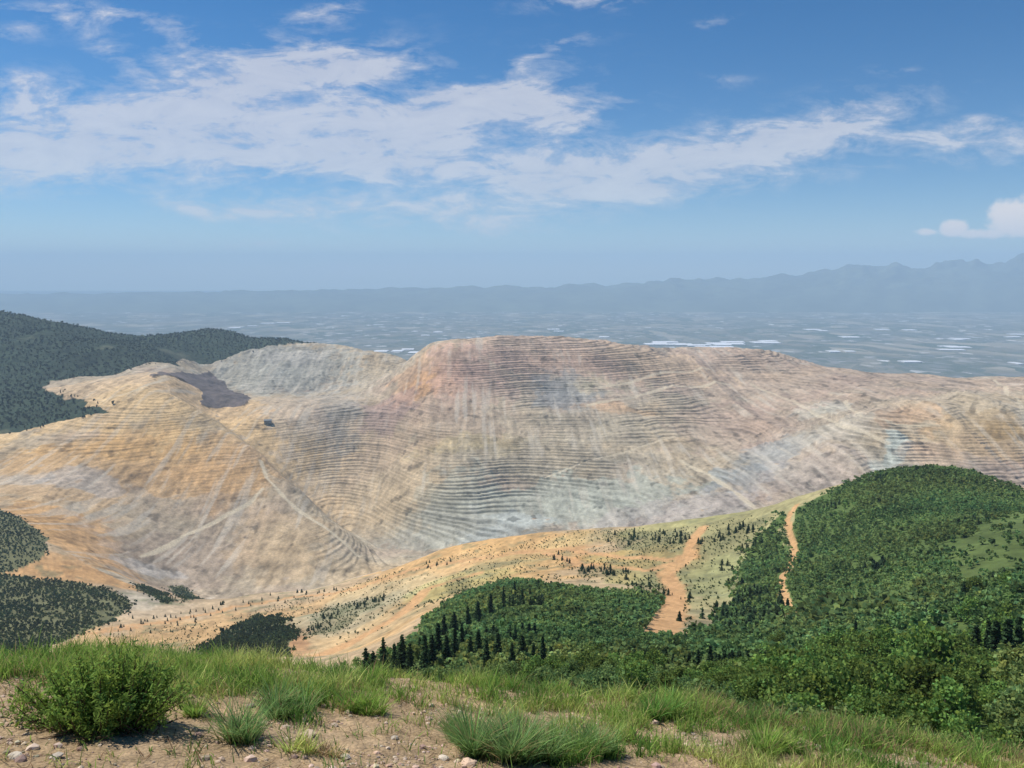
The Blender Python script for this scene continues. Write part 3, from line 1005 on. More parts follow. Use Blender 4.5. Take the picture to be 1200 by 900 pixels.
def make_leafy(seed, wide):
    V, Fc, A_, cs, rs = leafy_crown(seed, 1500, 0.042, 20, wide)
    cm = make_mesh('crown', V, Fc, M_LEAF, A_, 'leaf', smooth=False)
    tp = [tube([(0, 0, -0.03), (0.006, 0.004, 0.2), (0.012, -0.004, 0.5), (0.004, 0, 0.82)], [0.022, 0.018, 0.012, 0.004])]
    for c_ in cs[:12]:
        z0 = max(0.15, c_[2] * 0.55)
        tp.append(tube([(0.008, 0, z0), (c_[0] * 0.5, c_[1] * 0.5, (z0 + c_[2]) / 2 - 0.02), tuple(c_)], [0.009, 0.006, 0.003], 4))
    tv, tf, _ = merge([(v_, f_, np.ones((len(v_), 3))) for v_, f_ in tp])
    return cm, make_mesh('trunk', tv, tf, M_BARK)


def make_conifer(seed, wide, lift):
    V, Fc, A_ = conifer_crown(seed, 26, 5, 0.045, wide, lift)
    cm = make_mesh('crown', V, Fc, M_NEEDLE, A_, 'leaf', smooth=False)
    tv, tf = tube([(0, 0, -0.03), (0, 0, 0.35), (0.003, 0.002, 0.7), (0, 0, 0.98)], [0.016, 0.012, 0.007, 0.002])
    return cm, make_mesh('trunk', tv, tf, M_BARK)


LEAFY = [make_leafy(100 + k, w_) for k, w_ in enumerate((0.34, 0.42, 0.50, 0.38, 0.46))]
CONIF = [make_conifer(200 + k, w_, l_) for k, (w_, l_) in enumerate(((0.17, 0.05), (0.21, 0.03), (0.14, 0.10), (0.24, 0.02)))]
# lighter versions for trees that stand only a few pixels tall
SMALLC = []
for k in range(3):
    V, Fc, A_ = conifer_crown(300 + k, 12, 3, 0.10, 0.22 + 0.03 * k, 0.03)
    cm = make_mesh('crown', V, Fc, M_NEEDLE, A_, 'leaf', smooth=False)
    tv, tf = tube([(0, 0, -0.05), (0, 0, 0.9)], [0.02, 0.004], 5)
    SMALLC.append((cm, make_mesh('trunk', tv, tf, M_BARK)))


def plant_tree(name, kinds, x, y, h, label, cat, group, squash=1.0):
    cm, tm = kinds[rng.integers(len(kinds))]
    z = float(ground_z(x, y))
    r_ = base_thing(name, (x, y, z - 0.02 * h), h, rng.uniform(0, 6.28))
    r_.scale = (h * squash, h * squash, h)
    tag(r_, label, cat, group)
    link('trunk', tm, r_)
    link('crown', cm, r_)
    return r_


# what the near ground hides
Eg = np.maximum.accumulate(ZZ / YY, axis=0)
crest_e = np.array([pix(u, v)[1] for u, v in zip(CR_U, CR_V)])


def seen(x, y, h):
    """share of the height that shows above the ground in front (0..1)"""
    a = x / y
    j = np.clip(np.searchsorted(rows, y) - 2, 0, nr - 2)
    i = np.clip(np.searchsorted(a_cols, a) - 1, 0, nc - 2)
    lim = np.maximum(Eg[j, i], np.interp(a, cr_a, crest_e) + 0.012)
    z = ground_z(x, y)
    return np.clip(((z + h) / y - lim) * y / h, 0, 1)


def scatter(pg, spacing, seed):
    rg = np.random.default_rng(seed)
    x0, y0 = pg.min(0)
    x1, y1 = pg.max(0)
    nx, ny = int((x1 - x0) / spacing) + 1, int((y1 - y0) / spacing) + 1
    gx, gy = np.meshgrid(np.arange(nx), np.arange(ny))
    gx = x0 + (gx.ravel() + rg.random(nx * ny)) * spacing
    gy = y0 + (gy.ravel() + rg.random(nx * ny)) * spacing
    wx_, wy_ = warp(gx, gy, 30, 14)
    ed = spacing * 1.1
    k = inside(wx_ + rg.normal(0, ed, len(gx)), wy_ + rg.normal(0, ed, len(gx)), pg) & (np.abs(gx / gy) < 0.85) & (gy > 34)
    return gx[k], gy[k]


def off_track(x, y, k=0.9):
    ok = np.ones(len(x), bool)
    for ln, wd in TRACKS:
        ok &= dist_line(x, y, ln) > wd * k
    return ok


def in_pit(x, y):
    yr = np.interp(x / y, a_cols, ridge_y.mean(0)) if False else np.interp(x / y, a_cols, np.median(ridge_y, 0))
    return y > yr - 6


# ------------------------------------------------------------------ woodland: leafy trees on the right hill, the slope and the knoll
cand = []
for pg, sp, sd_ in ((SLOPE, 5.2, 21), (KNOLL, 5.6, 22), (HILL, 5.8, 23), (WEST_OF_TRACK, 6.4, 24)):
    x, y = scatter(pg, sp, sd_)
    ok = off_track(x, y) & ~in_pit(x, y)
    ok &= ~(inside(x, y, GRASSY) & (np.random.default_rng(5).random(len(x)) > 0.14))
    x, y = x[ok], y[ok]
    rg = np.random.default_rng(sd_ + 50)
    patch = N1(x / 60, y / 60, 3)
    h = np.clip(6.3 + 2.2 * patch + rg.normal(0, 1.1, len(x)), 3.2, 11)
    if pg is KNOLL:
        h *= 0.88
    if pg is HILL:
        h *= 0.78
    if pg is SLOPE:
        h *= 1 + 0.55 * sstep(0.18, 0.5, x / y) * np.clip(0.6 + N2(x / 26, y / 26, 2) * 1.6, 0, 1.5)
    # dark conifer stands among the leafy trees
    stand = N2(x / 70 + 11, y / 70, 2)
    con = (stand > (0.55 if pg is not WEST_OF_TRACK else 0.02)) & (rg.random(len(x)) < 0.6)
    # thinner cover towards the right edge and small clearings
    clear = N3(x / 45 + 8, y / 45, 2) < -0.52
    keep = ~(clear & (rg.random(len(x)) < 0.8))
    cand.append(np.stack([x, y, h, con, np.full(len(x), {21: 0, 22: 1, 23: 2, 24: 3}[sd_])], 1)[keep])
cand = np.concatenate(cand)
sv = seen(cand[:, 0], cand[:, 1], cand[:, 2])
sv2 = seen(cand[:, 0], cand[:, 1], cand[:, 2] + 5 + cand[:, 1] * 0.01)
a_ = cand[:, 0] / cand[:, 1]
cand, sv, a_ = cand[sv2 > 0.0], sv[sv2 > 0.0], a_[sv2 > 0.0]
score = cand[:, 2] / cand[:, 1] * np.sqrt(sv) * (np.abs(a_) < 0.66) * (sv > 0.2)
is_con = cand[:, 3] > 0.5
order = np.argsort(-score)
leafy_ids = [i for i in order if not is_con[i]][:285]
con_ids = [i for i in order if is_con[i]][:30]
PLACE = ['on the right slope just beyond the grass', 'on the wooded knoll below the grass', 'on the big green hill', 'beside the dirt track on the green hill']


def where_tree(kind, x, y):
    u = 600 + x / y * F
    zone = ('below the wooded knoll' if u < 780 else 'left of the dirt track foot' if u < 870 else 'under the dirt track foot' if u < 960 else
            'under the big hill' if u < 1070 else 'at the right picture edge' if u > 1150 else 'on the right slope')
    row = 'first trees past the grass' if y < 105 else 'second belt of trees' if y < 140 else 'third belt of trees' if y < 190 else 'farther trees'
    one = kind + ('' if 'conifer' in kind else ' tree')
    return f'{one} {zone}, among the {row}', f'{kind} trees {zone}, {row}'


for i in leafy_ids:
    x, y, h, _, pl = cand[i]
    far = y > 200
    ss = 'tall' if h > 7.6 else ('small' if h < 5.0 else 'mid height')
    lb, gp = where_tree(f'{ss} leafy', x, y)
    plant_tree('leafy_tree', LEAFY, x, y, h * 1.05, lb, 'tree', gp, 1.0)
for i in con_ids:
    x, y, h, _, pl = cand[i]
    ss = 'tall' if h > 6.8 else 'short'
    lb, gp = where_tree(f'{ss} dark conifer', x, y)
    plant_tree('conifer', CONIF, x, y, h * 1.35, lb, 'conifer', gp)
used = set(leafy_ids) | set(con_ids)
rest = np.array([i for i in range(len(cand)) if i not in used])


def mass(name, x, y, h, con, protos, cprotos, mat, tone, seed, zoff=-0.05):
    """many trees as one mesh; protos = (V, F, A) of a unit tree"""
    rg = np.random.default_rng(seed)
    VV, FF, CC = [], [], []
    base_ = 0
    z = ground_z(x, y)
    for grp, sel in ((protos, ~con), (cprotos, con)):
        idx = np.nonzero(sel)[0]
        if len(idx) == 0:
            continue
        pk = rg.integers(0, len(grp), len(idx))
        for k, (V, Fc, A_) in enumerate(grp):
            ii = idx[pk == k]
            if len(ii) == 0:
                continue
            an = rg.uniform(0, 6.28, len(ii))
            ca, sa = np.cos(an)[:, None], np.sin(an)[:, None]
            hh = h[ii][:, None]
            sq = rg.uniform(0.85, 1.25, len(ii))[:, None]
            vx_ = (V[None, :, 0] * ca - V[None, :, 1] * sa) * hh * sq + x[ii][:, None]
            vy_ = (V[None, :, 0] * sa + V[None, :, 1] * ca) * hh * sq + y[ii][:, None]
            vz_ = V[None, :, 2] * hh + z[ii][:, None] + zoff * hh
            tn = tone[ii]
            CC.append((A_[None] * tn[:, None, :]).reshape(-1, 3))
            VV.append(np.stack([vx_, vy_, vz_], -1).reshape(-1, 3))
            FF.append((Fc[None] + (np.arange(len(ii)) * len(V))[:, None, None]).reshape(-1, 4) + base_)
            base_ += len(ii) * len(V)
    me_ = make_mesh(name, np.concatenate(VV), np.concatenate(FF), mat, np.concatenate(CC), 'leaf', smooth=False)
    return link(name, me_)


def small_leafy(seed, n, leaf, clumps, wide=0.45):
    return leafy_crown(seed, n, leaf, clumps, wide)[:3]


MID = [small_leafy(400 + k, 150, 0.13, 12) for k in range(5)]
LOW = [small_leafy(420 + k, 40, 0.25, 9, 0.55) for k in range(6)]
MINI = [small_leafy(440 + k, 14, 0.42, 6, 0.6) for k in range(6)]
CMID = [tuple(conifer_crown(460 + k, 14, 3, 0.09, 0.2, 0.03)) for k in range(3)]
CLOW = [tuple(conifer_crown(470 + k, 8, 2, 0.16, 0.22, 0.03)) for k in range(3)]
r_ = cand[rest]
rg = np.random.default_rng(77)


def tones(x, y, con, rg, lo=0.75, hi=1.3):
    p = N1(x / 70 + 4, y / 70, 3) * 1.2
    v_ = np.clip(1 + 0.38 * p + rg.normal(0, 0.14, len(x)), 0.5, 1.7)
    hu = np.clip(N2(x / 120, y / 120, 2) * 0.25 + rg.normal(0, .05, len(x)), -.3, .3)
    c_ = np.stack([v_ * (1 + hu), v_, v_ * (1 - hu * 0.4)], 1)
    c_[con] *= np.array([0.42, 0.46, 0.62])
    return c_


near = (r_[:, 1] < 420) & (r_[:, 1] >= 170)
DENSE = [small_leafy(480 + k, 1100, 0.05, 18, 0.42) for k in range(4)]
CDENSE = [tuple(conifer_crown(490 + k, 24, 5, 0.05, 0.19, 0.03)) for k in range(2)]
close = r_[:, 1] < 170
for nm, sel, P1, P2, lab in (('close_woodland', close, DENSE, CDENSE, 'nearest leafy trees crowding the slope just beyond the grass'),
                             ('woodland', near, MID, CMID, 'woodland of leafy trees filling the right slope and knoll'),
                             ('hill_woodland', ~near & ~close, LOW, CLOW, 'dense green woodland covering the big rounded hill')):
    q = r_[sel]
    con = q[:, 3] > 0.5
    o_ = mass(nm, q[:, 0], q[:, 1], q[:, 2] * np.where(con, 1.35, 1.05), con, P1, P2, M_LEAF_MASS, tones(q[:, 0], q[:, 1], con, rg), 78)
    tag(o_, lab, 'woodland', None, 'stuff')

# row of conifers standing just beyond the grass crest: (u, v of the top, distance)
ROW = [(428, 757, 235), (437, 762, 228), (449, 744, 236), (462, 752, 250), (471, 731, 232), (480, 752, 228), (497, 718, 226), (506, 742, 238), (513, 728, 262), (523, 742, 240),
       (533, 735, 255), (541, 728, 290), (551, 744, 240), (560, 738, 262), (570, 748, 232), (583, 740, 250), (600, 752, 225), (612, 742, 236), (625, 752, 222), (636, 744, 240),
       (646, 756, 226), (532, 708, 420), (548, 702, 450), (560, 696, 480), (575, 692, 520), (590, 684, 560), (603, 680, 600), (612, 688, 560), (520, 716, 400), (492, 745, 300),
       (740, 694, 640), (752, 690, 690), (760, 700, 640), (771, 706, 600), (730, 700, 600), (787, 720, 760), (797, 728, 720),
       (1170, 702, 165), (1184, 712, 160), (1196, 706, 172), (1160, 722, 175), (1145, 730, 190), (862, 770, 230), (858, 760, 250), (1060, 742, 260), (1075, 738, 255), (1100, 725, 240)]
ORD = ('first second third fourth fifth sixth seventh eighth ninth tenth eleventh twelfth thirteenth fourteenth fifteenth sixteenth seventeenth eighteenth nineteenth twentieth twenty-first twenty-second twenty-third').split()
row_lab = {0: 'small dark conifer at the left end of the row beyond the grass', 6: 'tallest narrow dark conifer rising over the grass crest',
           4: 'second tallest dark conifer, left of the tallest one at the grass crest'}
for k, (u, v, Y) in enumerate(ROW):
    a0, e0 = pix(u, v)
    x = a0 * Y
    h = e0 * Y - float(ground_z(x, Y))
    h = min(max(h, 3.0), 18)
    if k in row_lab:
        lb, gp = row_lab[k], 'conifers just beyond the grass crest'
    elif k < 21 or k == 29:
        nth = sum(1 for j_ in list(range(21)) + [29] if ROW[j_][0] < u)
        lb, gp = f'dark spiky conifer, {ORD[nth]} from the left in the row beyond the grass crest', 'conifers just beyond the grass crest'
    elif k < 29:
        lb, gp = 'dark conifer on the left shoulder of the wooded knoll', 'conifers on the left shoulder of the knoll'
    elif k < 37:
        lb, gp = 'dark conifer at the right edge of the knoll beside the dirt track', 'conifers at the right edge of the knoll'
    elif k < 42:
        nth = sum(1 for q_ in ROW[37:42] if q_[0] < u)
        lb, gp = f'large dark conifer, {ORD[nth]} from the left of the five near the right edge', 'large conifers on the slope at the right'
    else:
        lb, gp = 'dark conifer standing out of the leafy right slope', 'conifers standing out of the right slope'
    plant_tree('conifer', CONIF, x, Y, h, lb, 'conifer', gp, rng.uniform(0.85, 1.3))

# ------------------------------------------------------------------ small conifers dotted over the orange ridge
DOTS = []
rg = np.random.default_rng(31)


def dots(n, u0, v0, u1, v1, wob, h0=4, h1=8, where=''):
    for k in range(n):
        s_ = rg.random()
        DOTS.append((u0 + (u1 - u0) * s_ + rg.normal(0, wob), v0 + (v1 - v0) * s_ + rg.normal(0, wob * 0.45), rg.uniform(h0, h1), where))


dots(24, 110, 742, 240, 722, 9, 4, 7, 'on the left end of the sandy ridge')
dots(22, 160, 730, 330, 702, 9, 4, 7, 'on the left end of the sandy ridge')
dots(22, 230, 716, 400, 690, 6, 4, 8, 'along the pit side of the sandy ridge')
dots(16, 360, 742, 400, 715, 5, 5, 9, 'on the sandy slope left of the wooded knoll')
dots(18, 405, 716, 450, 700, 4, 5, 9, 'on the sandy slope left of the wooded knoll')
dots(14, 498, 668, 525, 656, 4, 4, 8, 'on the bare middle of the ridge')
dots(30, 708, 632, 806, 630, 6, 6, 10, 'in the dark clump at the ridge top')
dots(12, 645, 648, 672, 662, 4, 5, 9, 'on the ridge above the knoll')
dots(26, 676, 668, 742, 674, 5, 5, 9, 'on the ridge above the knoll')
dots(12, 748, 680, 780, 700, 6, 5, 8, 'beside the orange track bend')
dots(18, 815, 635, 885, 622, 7, 6, 10, 'on the green shoulder left of the big hill')
dots(10, 850, 655, 870, 715, 5, 6, 10, 'on the green shoulder left of the big hill')
dots(10, 780, 740, 812, 700, 5, 5, 8, 'beside the orange track bend')
n_dot = 0
for (u, v, h, where) in DOTS:
    p = hit(u, v, 250)
    if p[1] > 2100 or in_pit(np.array([p[0]]), np.array([p[1]]))[0]:
        continue
    if not off_track(p[None, 0], p[None, 1], 0.6)[0]:
        continue
    n_dot += 1
    if n_dot > 218:
        break
    plant_tree('conifer', SMALLC, p[0], p[1], h, f'tiny dark conifer {where}', 'conifer', f'small conifers {where}', rng.uniform(0.9, 1.5))

# low brush on the ridge, scrub on the dark slopes
bx, by = [], []
for pg in RIDGE_SCRUB:
    x, y = scatter(pg, 8.0, 61)
    bx.append(x)
    by.append(y)
g0 = poly([(380, 760), (120, 745), (350, 700), (700, 620), (900, 600), (900, 740), (800, 745), (700, 680), (560, 690)])
x, y = scatter(g0, 10, 62)
k = N1(x / 45, y / 45, 3) > -0.08
bx.append(x[k])
by.append(y[k])
bx, by = np.concatenate(bx), np.concatenate(by)
k = off_track(bx, by, 0.8) & ~in_pit(bx, by)
bx, by = bx[k], by[k]
hb = rg.uniform(0.8, 3.0, len(bx)) ** 1.0
tb = np.stack([rg.uniform(.8, 1.7, len(bx))] * 3, 1)
tag(mass('brush', bx, by, hb, np.zeros(len(bx), bool), MINI, CLOW, M_SCRUB, tb, 63), 'low grey green brush dotted over the sandy ridge', 'brush', None, 'stuff')

sx, sy = [], []
for pg, sp in ((SCRUB_A, 7.5), (SCRUB_B, 6.2), (MOUND, 5.0), (SMALL_1, 6), (SMALL_2, 6)):
    x, y = scatter(pg, sp, 71)
    k = N2(x / 32 + 3, y / 32, 3) > (-0.40 if pg is not MOUND else -2)
    sx.append(x[k])
    sy.append(y[k])
sx, sy = np.concatenate(sx), np.concatenate(sy)
tt_ = tones(sx, sy, np.zeros(len(sx), bool), rg)
hs_ = rg.uniform(3.0, 6.0, len(sx))
tag(mass('scrub_woodland', sx, sy, hs_, rg.random(len(sx)) < 0.08, MINI, CLOW, M_SCRUB, tt_, 72, -0.2), 'dark scrub oak covering the slopes at the left', 'scrub', None, 'stuff')

fx_, fy_ = scatter(FAR_HILL, 24, 81)
k = (fy_ < 6200) & (seen(fx_, fy_, np.full(len(fx_), 8.0)) > 0) & (N3(fx_ / 150, fy_ / 300, 4) < 0.42)
fx_, fy_ = fx_[k], fy_[k]
tt_ = tones(fx_, fy_, np.zeros(len(fx_), bool), rg) * 0.38
tag(mass('far_woodland', fx_, fy_, rg.uniform(7, 15, len(fx_)), rg.random(len(fx_)) < 0.3, MINI, CLOW, M_SCRUB, tt_, 82, -0.15), 'dark woods on the far hills behind the mine', 'woodland', None, 'stuff')
print('TREES', len(leafy_ids), len(con_ids), n_dot, 'mass', len(rest), 'scrub', len(sx), 'far', len(fx_), 'brush', len(bx))


# ------------------------------------------------------------------ foreground grass, clumps, shrub, gravel
def blades(x, y, h, wd, lean, col, rg, zf=fore_z, dirs=None, spread=0.0):
    """curved tapering blades: 4 pairs of points each"""
    n = len(x)
    z = zf(x, y)
    an = rg.uniform(0, 6.283, n) if dirs is None else dirs
    dxy = np.stack([np.cos(an), np.sin(an)], 1)
    fa_ = rg.uniform(0, 6.283, n)
    side = np.stack([np.cos(fa_), np.sin(fa_)], 1)
    V = np.empty((n, 8, 3))
    for i, tt_ in enumerate((0, 0.35, 0.7, 1.0)):
        bend = lean * (tt_ ** 1.8) + spread * tt_
        cxx = x + dxy[:, 0] * bend * h
        cyy = y + dxy[:, 1] * bend * h
        czz = z - 0.01 + h * tt_ * (1 - 0.28 * lean * tt_)
        ww = wd * (1, 0.85, 0.55, 0.08)[i] * 0.5
        V[:, 2 * i] = np.stack([cxx - side[:, 0] * ww, cyy - side[:, 1] * ww, czz], 1)
        V[:, 2 * i + 1] = np.stack([cxx + side[:, 0] * ww, cyy + side[:, 1] * ww, czz], 1)
    fb = np.array([[0, 1, 3, 2], [2, 3, 5, 4], [4, 5, 7, 6]])
    Fc = (fb[None] + (np.arange(n) * 8)[:, None, None]).reshape(-1, 4)
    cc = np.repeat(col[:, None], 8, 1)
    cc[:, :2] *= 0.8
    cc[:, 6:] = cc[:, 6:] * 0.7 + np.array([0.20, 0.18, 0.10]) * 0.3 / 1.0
    return V.reshape(-1, 3), Fc, cc.reshape(-1, 3)


M_GRASS = leaf_mat('grass blades', (1, 1, 1), 0.0, trans=0.35)
G_GREEN = lin(150, 180, 88)
G_YEL = lin(196, 204, 120)
G_DARK = lin(104, 144, 70)
G_BLUE = lin(138, 170, 104)
G_DRY = lin(186, 164, 120)
G_PINK = lin(160, 128, 104)
rg = np.random.default_rng(91)
bare = np.array([fore_hit(u, v) for u, v in [(-80, 800), (0, 806), (40, 826), (90, 850), (200, 850), (214, 818), (232, 834), (262, 838), (285, 816), (320, 820), (325, 850), (400, 852), (440, 844), (456, 822), (496, 830), (508, 858), (530, 888), (590, 898), (700, 896), (740, 886), (800, 882), (830, 899), (830, 960), (-80, 960)]])
bare2 = np.array([fore_hit(u, v) for u, v in [(735, 852), (790, 846), (800, 862), (760, 872)]])
NB = 1300000
y = np.exp(rg.uniform(math.log(3.2), math.log(13), NB))
a = rg.uniform(-0.95, 0.95, NB)
x = a * y
# even density per square metre
keep = rg.random(NB) < (y / 9) ** 2
x, y, a = x[keep], y[keep], a[keep]
wx_, wy_ = x + N2(x / .35, y / .35, 3) * 0.22, y + N3(x / .35, y / .35, 3) * 0.22
isb = inside(wx_, wy_, bare) | inside(wx_, wy_, bare2)
cl = N1(x / 0.16, y / 0.16, 3)
cl2 = N2(x / 0.8, y / 0.8, 3)
yc_ = np.interp(a, cr_a, cr_y)
p = np.where(isb, 0.02 + 0.16 * (cl > 0.35), np.clip(0.50 + 1.2 * cl + 1.1 * cl2 - 0.35 * ((y < yc_ - 0.9) & (a < -0.02)) + 0.18 * (a > 0), 0.03, 1))
keep = rg.random(len(x)) < p
x, y, a, isb, cl, cl2 = x[keep], y[keep], a[keep], isb[keep], cl[keep], cl2[keep]
n = len(x)
yc = np.interp(a, cr_a, cr_y)
h = np.clip(0.10 + 0.09 * cl + 0.06 * cl2 + rg.normal(0, .045, n), 0.04, 0.40) * np.where(isb, 0.6, 1.0)
tone = rg.random(n)
warm = np.clip(N3(x / 0.7, y / 0.7, 2) + rg.normal(0, .25, n), -1, 1)
c = np.where((warm > 0.25)[:, None], G_YEL, np.where((warm < -0.35)[:, None], G_DARK, G_GREEN))
dryp = np.clip(0.08 + 0.22 * (N1(x / 0.9 + 5, y / 0.9, 2) > 0.3) + 0.20 * ((a > 0.25) & (y > yc - 0.5)), 0, 0.7)
dry = rg.random(n) < dryp
c = np.where(dry[:, None], np.where((rg.random(n) < 0.4)[:, None], G_PINK, G_DRY), c)
c = c * rg.uniform(0.7, 1.3, n)[:, None]
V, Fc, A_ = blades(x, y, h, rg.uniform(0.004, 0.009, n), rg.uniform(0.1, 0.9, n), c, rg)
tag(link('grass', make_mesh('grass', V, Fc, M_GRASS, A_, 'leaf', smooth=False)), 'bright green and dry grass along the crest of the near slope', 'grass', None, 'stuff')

# separate tufts of longer grass: (u, v of base, width px, height px, colour, blades, label)
TUFTS = [(285, 866, 52, 62, G_BLUE, 620, 'small blue green grass tuft on bare soil, right of the shrub'),
         (335, 834, 90, 48, G_BLUE, 900, 'low blue green grass tuft behind the small one right of the shrub'),
         (600, 888, 150, 66, G_BLUE, 3600, 'largest blue green grass tuft in the middle of the slope'),
         (692, 880, 84, 48, G_BLUE * 1.1, 1500, 'pale blue green tuft just right of the largest tuft'),
         (548, 868, 44, 46, G_DARK * 1.2, 560, 'dark green tuft at the left side of the largest tuft'),
         (422, 832, 70, 46, G_GREEN * 1.05, 900, 'green tuft at the left edge of the bare middle soil'),
         (228, 836, 26, 40, G_GREEN, 300, 'thin green tuft between the shrub and the bare soil'),
         (350, 880, 34, 40, G_YEL * 1.1, 240, 'sparse yellow green tuft on the stony soil'),
         (905, 880, 90, 40, G_GREEN, 1300, 'green tuft on the right part of the slope'),
         (770, 842, 60, 44, G_DARK * 1.3, 700, 'deep green tuft behind the small bare patch'),
         (385, 886, 30, 26, G_DRY, 150, 'small dry straw tuft on the stony soil')]
for (u, v, wp, hp, colr, nb, lb) in TUFTS:
    x0, y0 = fore_hit(u, v)
    R0 = wp / F * y0 * 0.5
    H = hp / F * y0 * 0.88
    nk = max(3, int(wp / 11))
    ka, kr = rg.uniform(0, 6.28, nk), np.sqrt(rg.random(nk)) * R0 * 0.72
    ki = rg.integers(0, nk, nb)
    rr = np.abs(rg.normal(0, 0.03, nb))
    an = rg.uniform(0, 6.28, nb)
    x = rr * np.cos(an) + x0 + (kr * np.cos(ka))[ki]
    y = rr * np.sin(an) + y0 + (kr * np.sin(ka))[ki] * 0.8
    hk = rg.uniform(0.6, 1.1, nk)[ki]
    hh = H * rg.uniform(0.35, 1.15, nb) * hk
    an = an + rg.normal(0, .5, nb)
    c = colr * rg.uniform(0.6, 1.45, nb)[:, None] * (1 + rg.normal(0, .08, (nb, 3)))
    c = np.where((rg.random(nb) < 0.1)[:, None], G_DRY, c)
    V, Fc, A_ = blades(x, y, hh, rg.uniform(0.004, 0.008, nb), rg.uniform(0.1, 0.7, nb), c, rg, dirs=an, spread=0.32)
    z0 = float(fore_z(np.array(x0), np.array(y0)))
    V = V - np.array([x0, y0, z0])
    tag(link('grass_tuft', make_mesh('grass_tuft', V, Fc, M_GRASS, A_, 'leaf', smooth=False), None, (x0, y0, z0)), lb, 'grass tuft', 'grass tufts on the near slope')

# the big shrub at the left: upright leafy shoots from a woody base
x0, y0 = fore_hit(122, 850)
z0 = float(fore_z(np.array(x0), np.array(y0)))
W = 182 / F * y0
H = 100 / F * y0
sh = base_thing('shrub', (x0, y0, z0))
tag(sh, 'broad green leafy shrub on bare soil at the left of the slope', 'shrub')
tw, lv, lc = [], [], []
for k in range(250):
    an = rg.uniform(0, 6.283)
    q = math.sqrt(rg.random())
    b0 = np.array([math.cos(an) * q * 0.16 * W, math.sin(an) * q * 0.14 * W, -0.02])
    lob = 1 + 0.22 * math.sin(an * 2 + 0.6) * q + 0.15 * math.sin(an * 5 + 2)
    tip = np.array([math.cos(an) * q * 0.52 * W * lob + rg.normal(0, .02), math.sin(an) * q * 0.36 * W, H * (0.96 - 0.52 * q ** 1.6) * rg.uniform(0.4, 1.16)])
    if rg.random() < 0.12:
        tip[2] = H * rg.uniform(0.15, 0.4)
    mid = (b0 + tip) / 2 + np.array([math.cos(an) * 0.05 * W * q, math.sin(an) * 0.05 * W * q, -0.02 * H]) + rg.normal(0, 0.01, 3)
    tw.append(tube([b0, mid, tip], [0.006, 0.004, 0.0015], 4))
    m_ = 56
    s_ = rg.uniform(0.30, 1.06, m_)[:, None]
    pt = b0 * (1 - s_) ** 2 + 2 * mid * s_ * (1 - s_) + tip * s_ ** 2
    pt = pt + rg.normal(0, 0.017, (m_, 3))
    lv.append(pt)
    tn = rg.uniform(0.75, 1.25) * rg.uniform(0.7, 1.3, m_)
    yl = rg.uniform(-.08, .14)
    lc.append(np.stack([tn * (1 + yl), tn, tn * (0.9 - yl)], 1))
for k in range(150):
    an = rg.uniform(0, 6.283)
    q = rg.uniform(0.25, 0.95)
    p0_ = np.array([math.cos(an) * q * 0.46 * W, math.sin(an) * q * 0.34 * W, 0.0])
    p0_[2] = float(fore_z(np.array(x0 + p0_[0]), np.array(y0 + p0_[1]))) - z0 + 0.005
    d_ = rg.normal(0, 1, 3) * [0.09, 0.09, 0.03]
    d_[2] = abs(d_[2]) + 0.02
    tw.append(tube([p0_, p0_ + d_ * 0.5 + rg.normal(0, .008, 3), p0_ + d_], [0.004, 0.003, 0.0015], 4))
tv, tf, _ = merge([(v_, f_, np.ones((len(v_), 3))) for v_, f_ in tw])
link('stems', make_mesh('stems', tv, tf, M_TWIG), sh)
M_SHRUB = leaf_mat('shrub leaves', lin(132, 160, 84), 0.0, trans=0.42)
V, Fc, A_ = cards(np.concatenate(lv), 0.029, np.concatenate(lc), rg, aspect=0.30)
link('foliage', make_mesh('foliage', V, Fc, M_SHRUB, A_, 'leaf', smooth=False), sh)
# dead litter and old grey twigs under it
# gravel
ICO_V = []
phi = (1 + 5 ** 0.5) / 2
for s1_ in (-1, 1):
    for s2_ in (-phi, phi):
        ICO_V += [(0, s1_, s2_), (s1_, s2_, 0), (s2_, 0, s1_)]
ICO_V = np.array(ICO_V) / math.hypot(1, phi)
from itertools import combinations
ICO_F = []
for i, j, k in combinations(range(12), 3):
    p_ = ICO_V[[i, j, k]]
    if max(np.linalg.norm(p_[0] - p_[1]), np.linalg.norm(p_[1] - p_[2]), np.linalg.norm(p_[0] - p_[2])) < 1.1:
        nn = np.cross(p_[1] - p_[0], p_[2] - p_[0])
        ICO_F.append((i, j, k) if np.dot(nn, p_[0]) > 0 else (i, k, j))
ICO_F = np.array(ICO_F)
NP_ = 42000
y = np.exp(rg.uniform(math.log(3.2), math.log(8), NP_))
a = rg.uniform(-0.9, 0.9, NP_)
x = a * y
keep = rg.random(NP_) < np.clip(0.35 + N1(x / .5, y / .5, 3), 0.05, 1)
x, y = x[keep], y[keep]
n = len(x)
sz = np.clip(rg.lognormal(-5.05, 0.62, n), 0.003, 0.045)
V = ICO_V[None] * (sz[:, None, None] * rg.uniform(0.6, 1.3, (n, 1, 3))) * rg.uniform(0.75, 1.25, (n, 12, 1))
V[:, :, 2] *= 0.6
V += np.stack([x, y, fore_z(x, y) + sz * 0.15], 1)[:, None]
cc = lin(176, 156, 136) * rg.uniform(0.55, 1.6, (n, 1)) * (1 + rg.normal(0, .05, (n, 3)))
cc = np.clip(cc, 0.03, 0.72)
M_STONE = rock_mat('small stones', 120, 0.003, tint=0.2)
Fc = (ICO_F[None] + (np.arange(n) * 12)[:, None, None]).reshape(-1, 3)
tag(link('gravel', make_mesh('gravel', V.reshape(-1, 3), Fc, M_STONE, np.repeat(cc, 12, 0), smooth=False)), 'loose pale gravel on the bare soil', 'gravel', None, 'stuff')


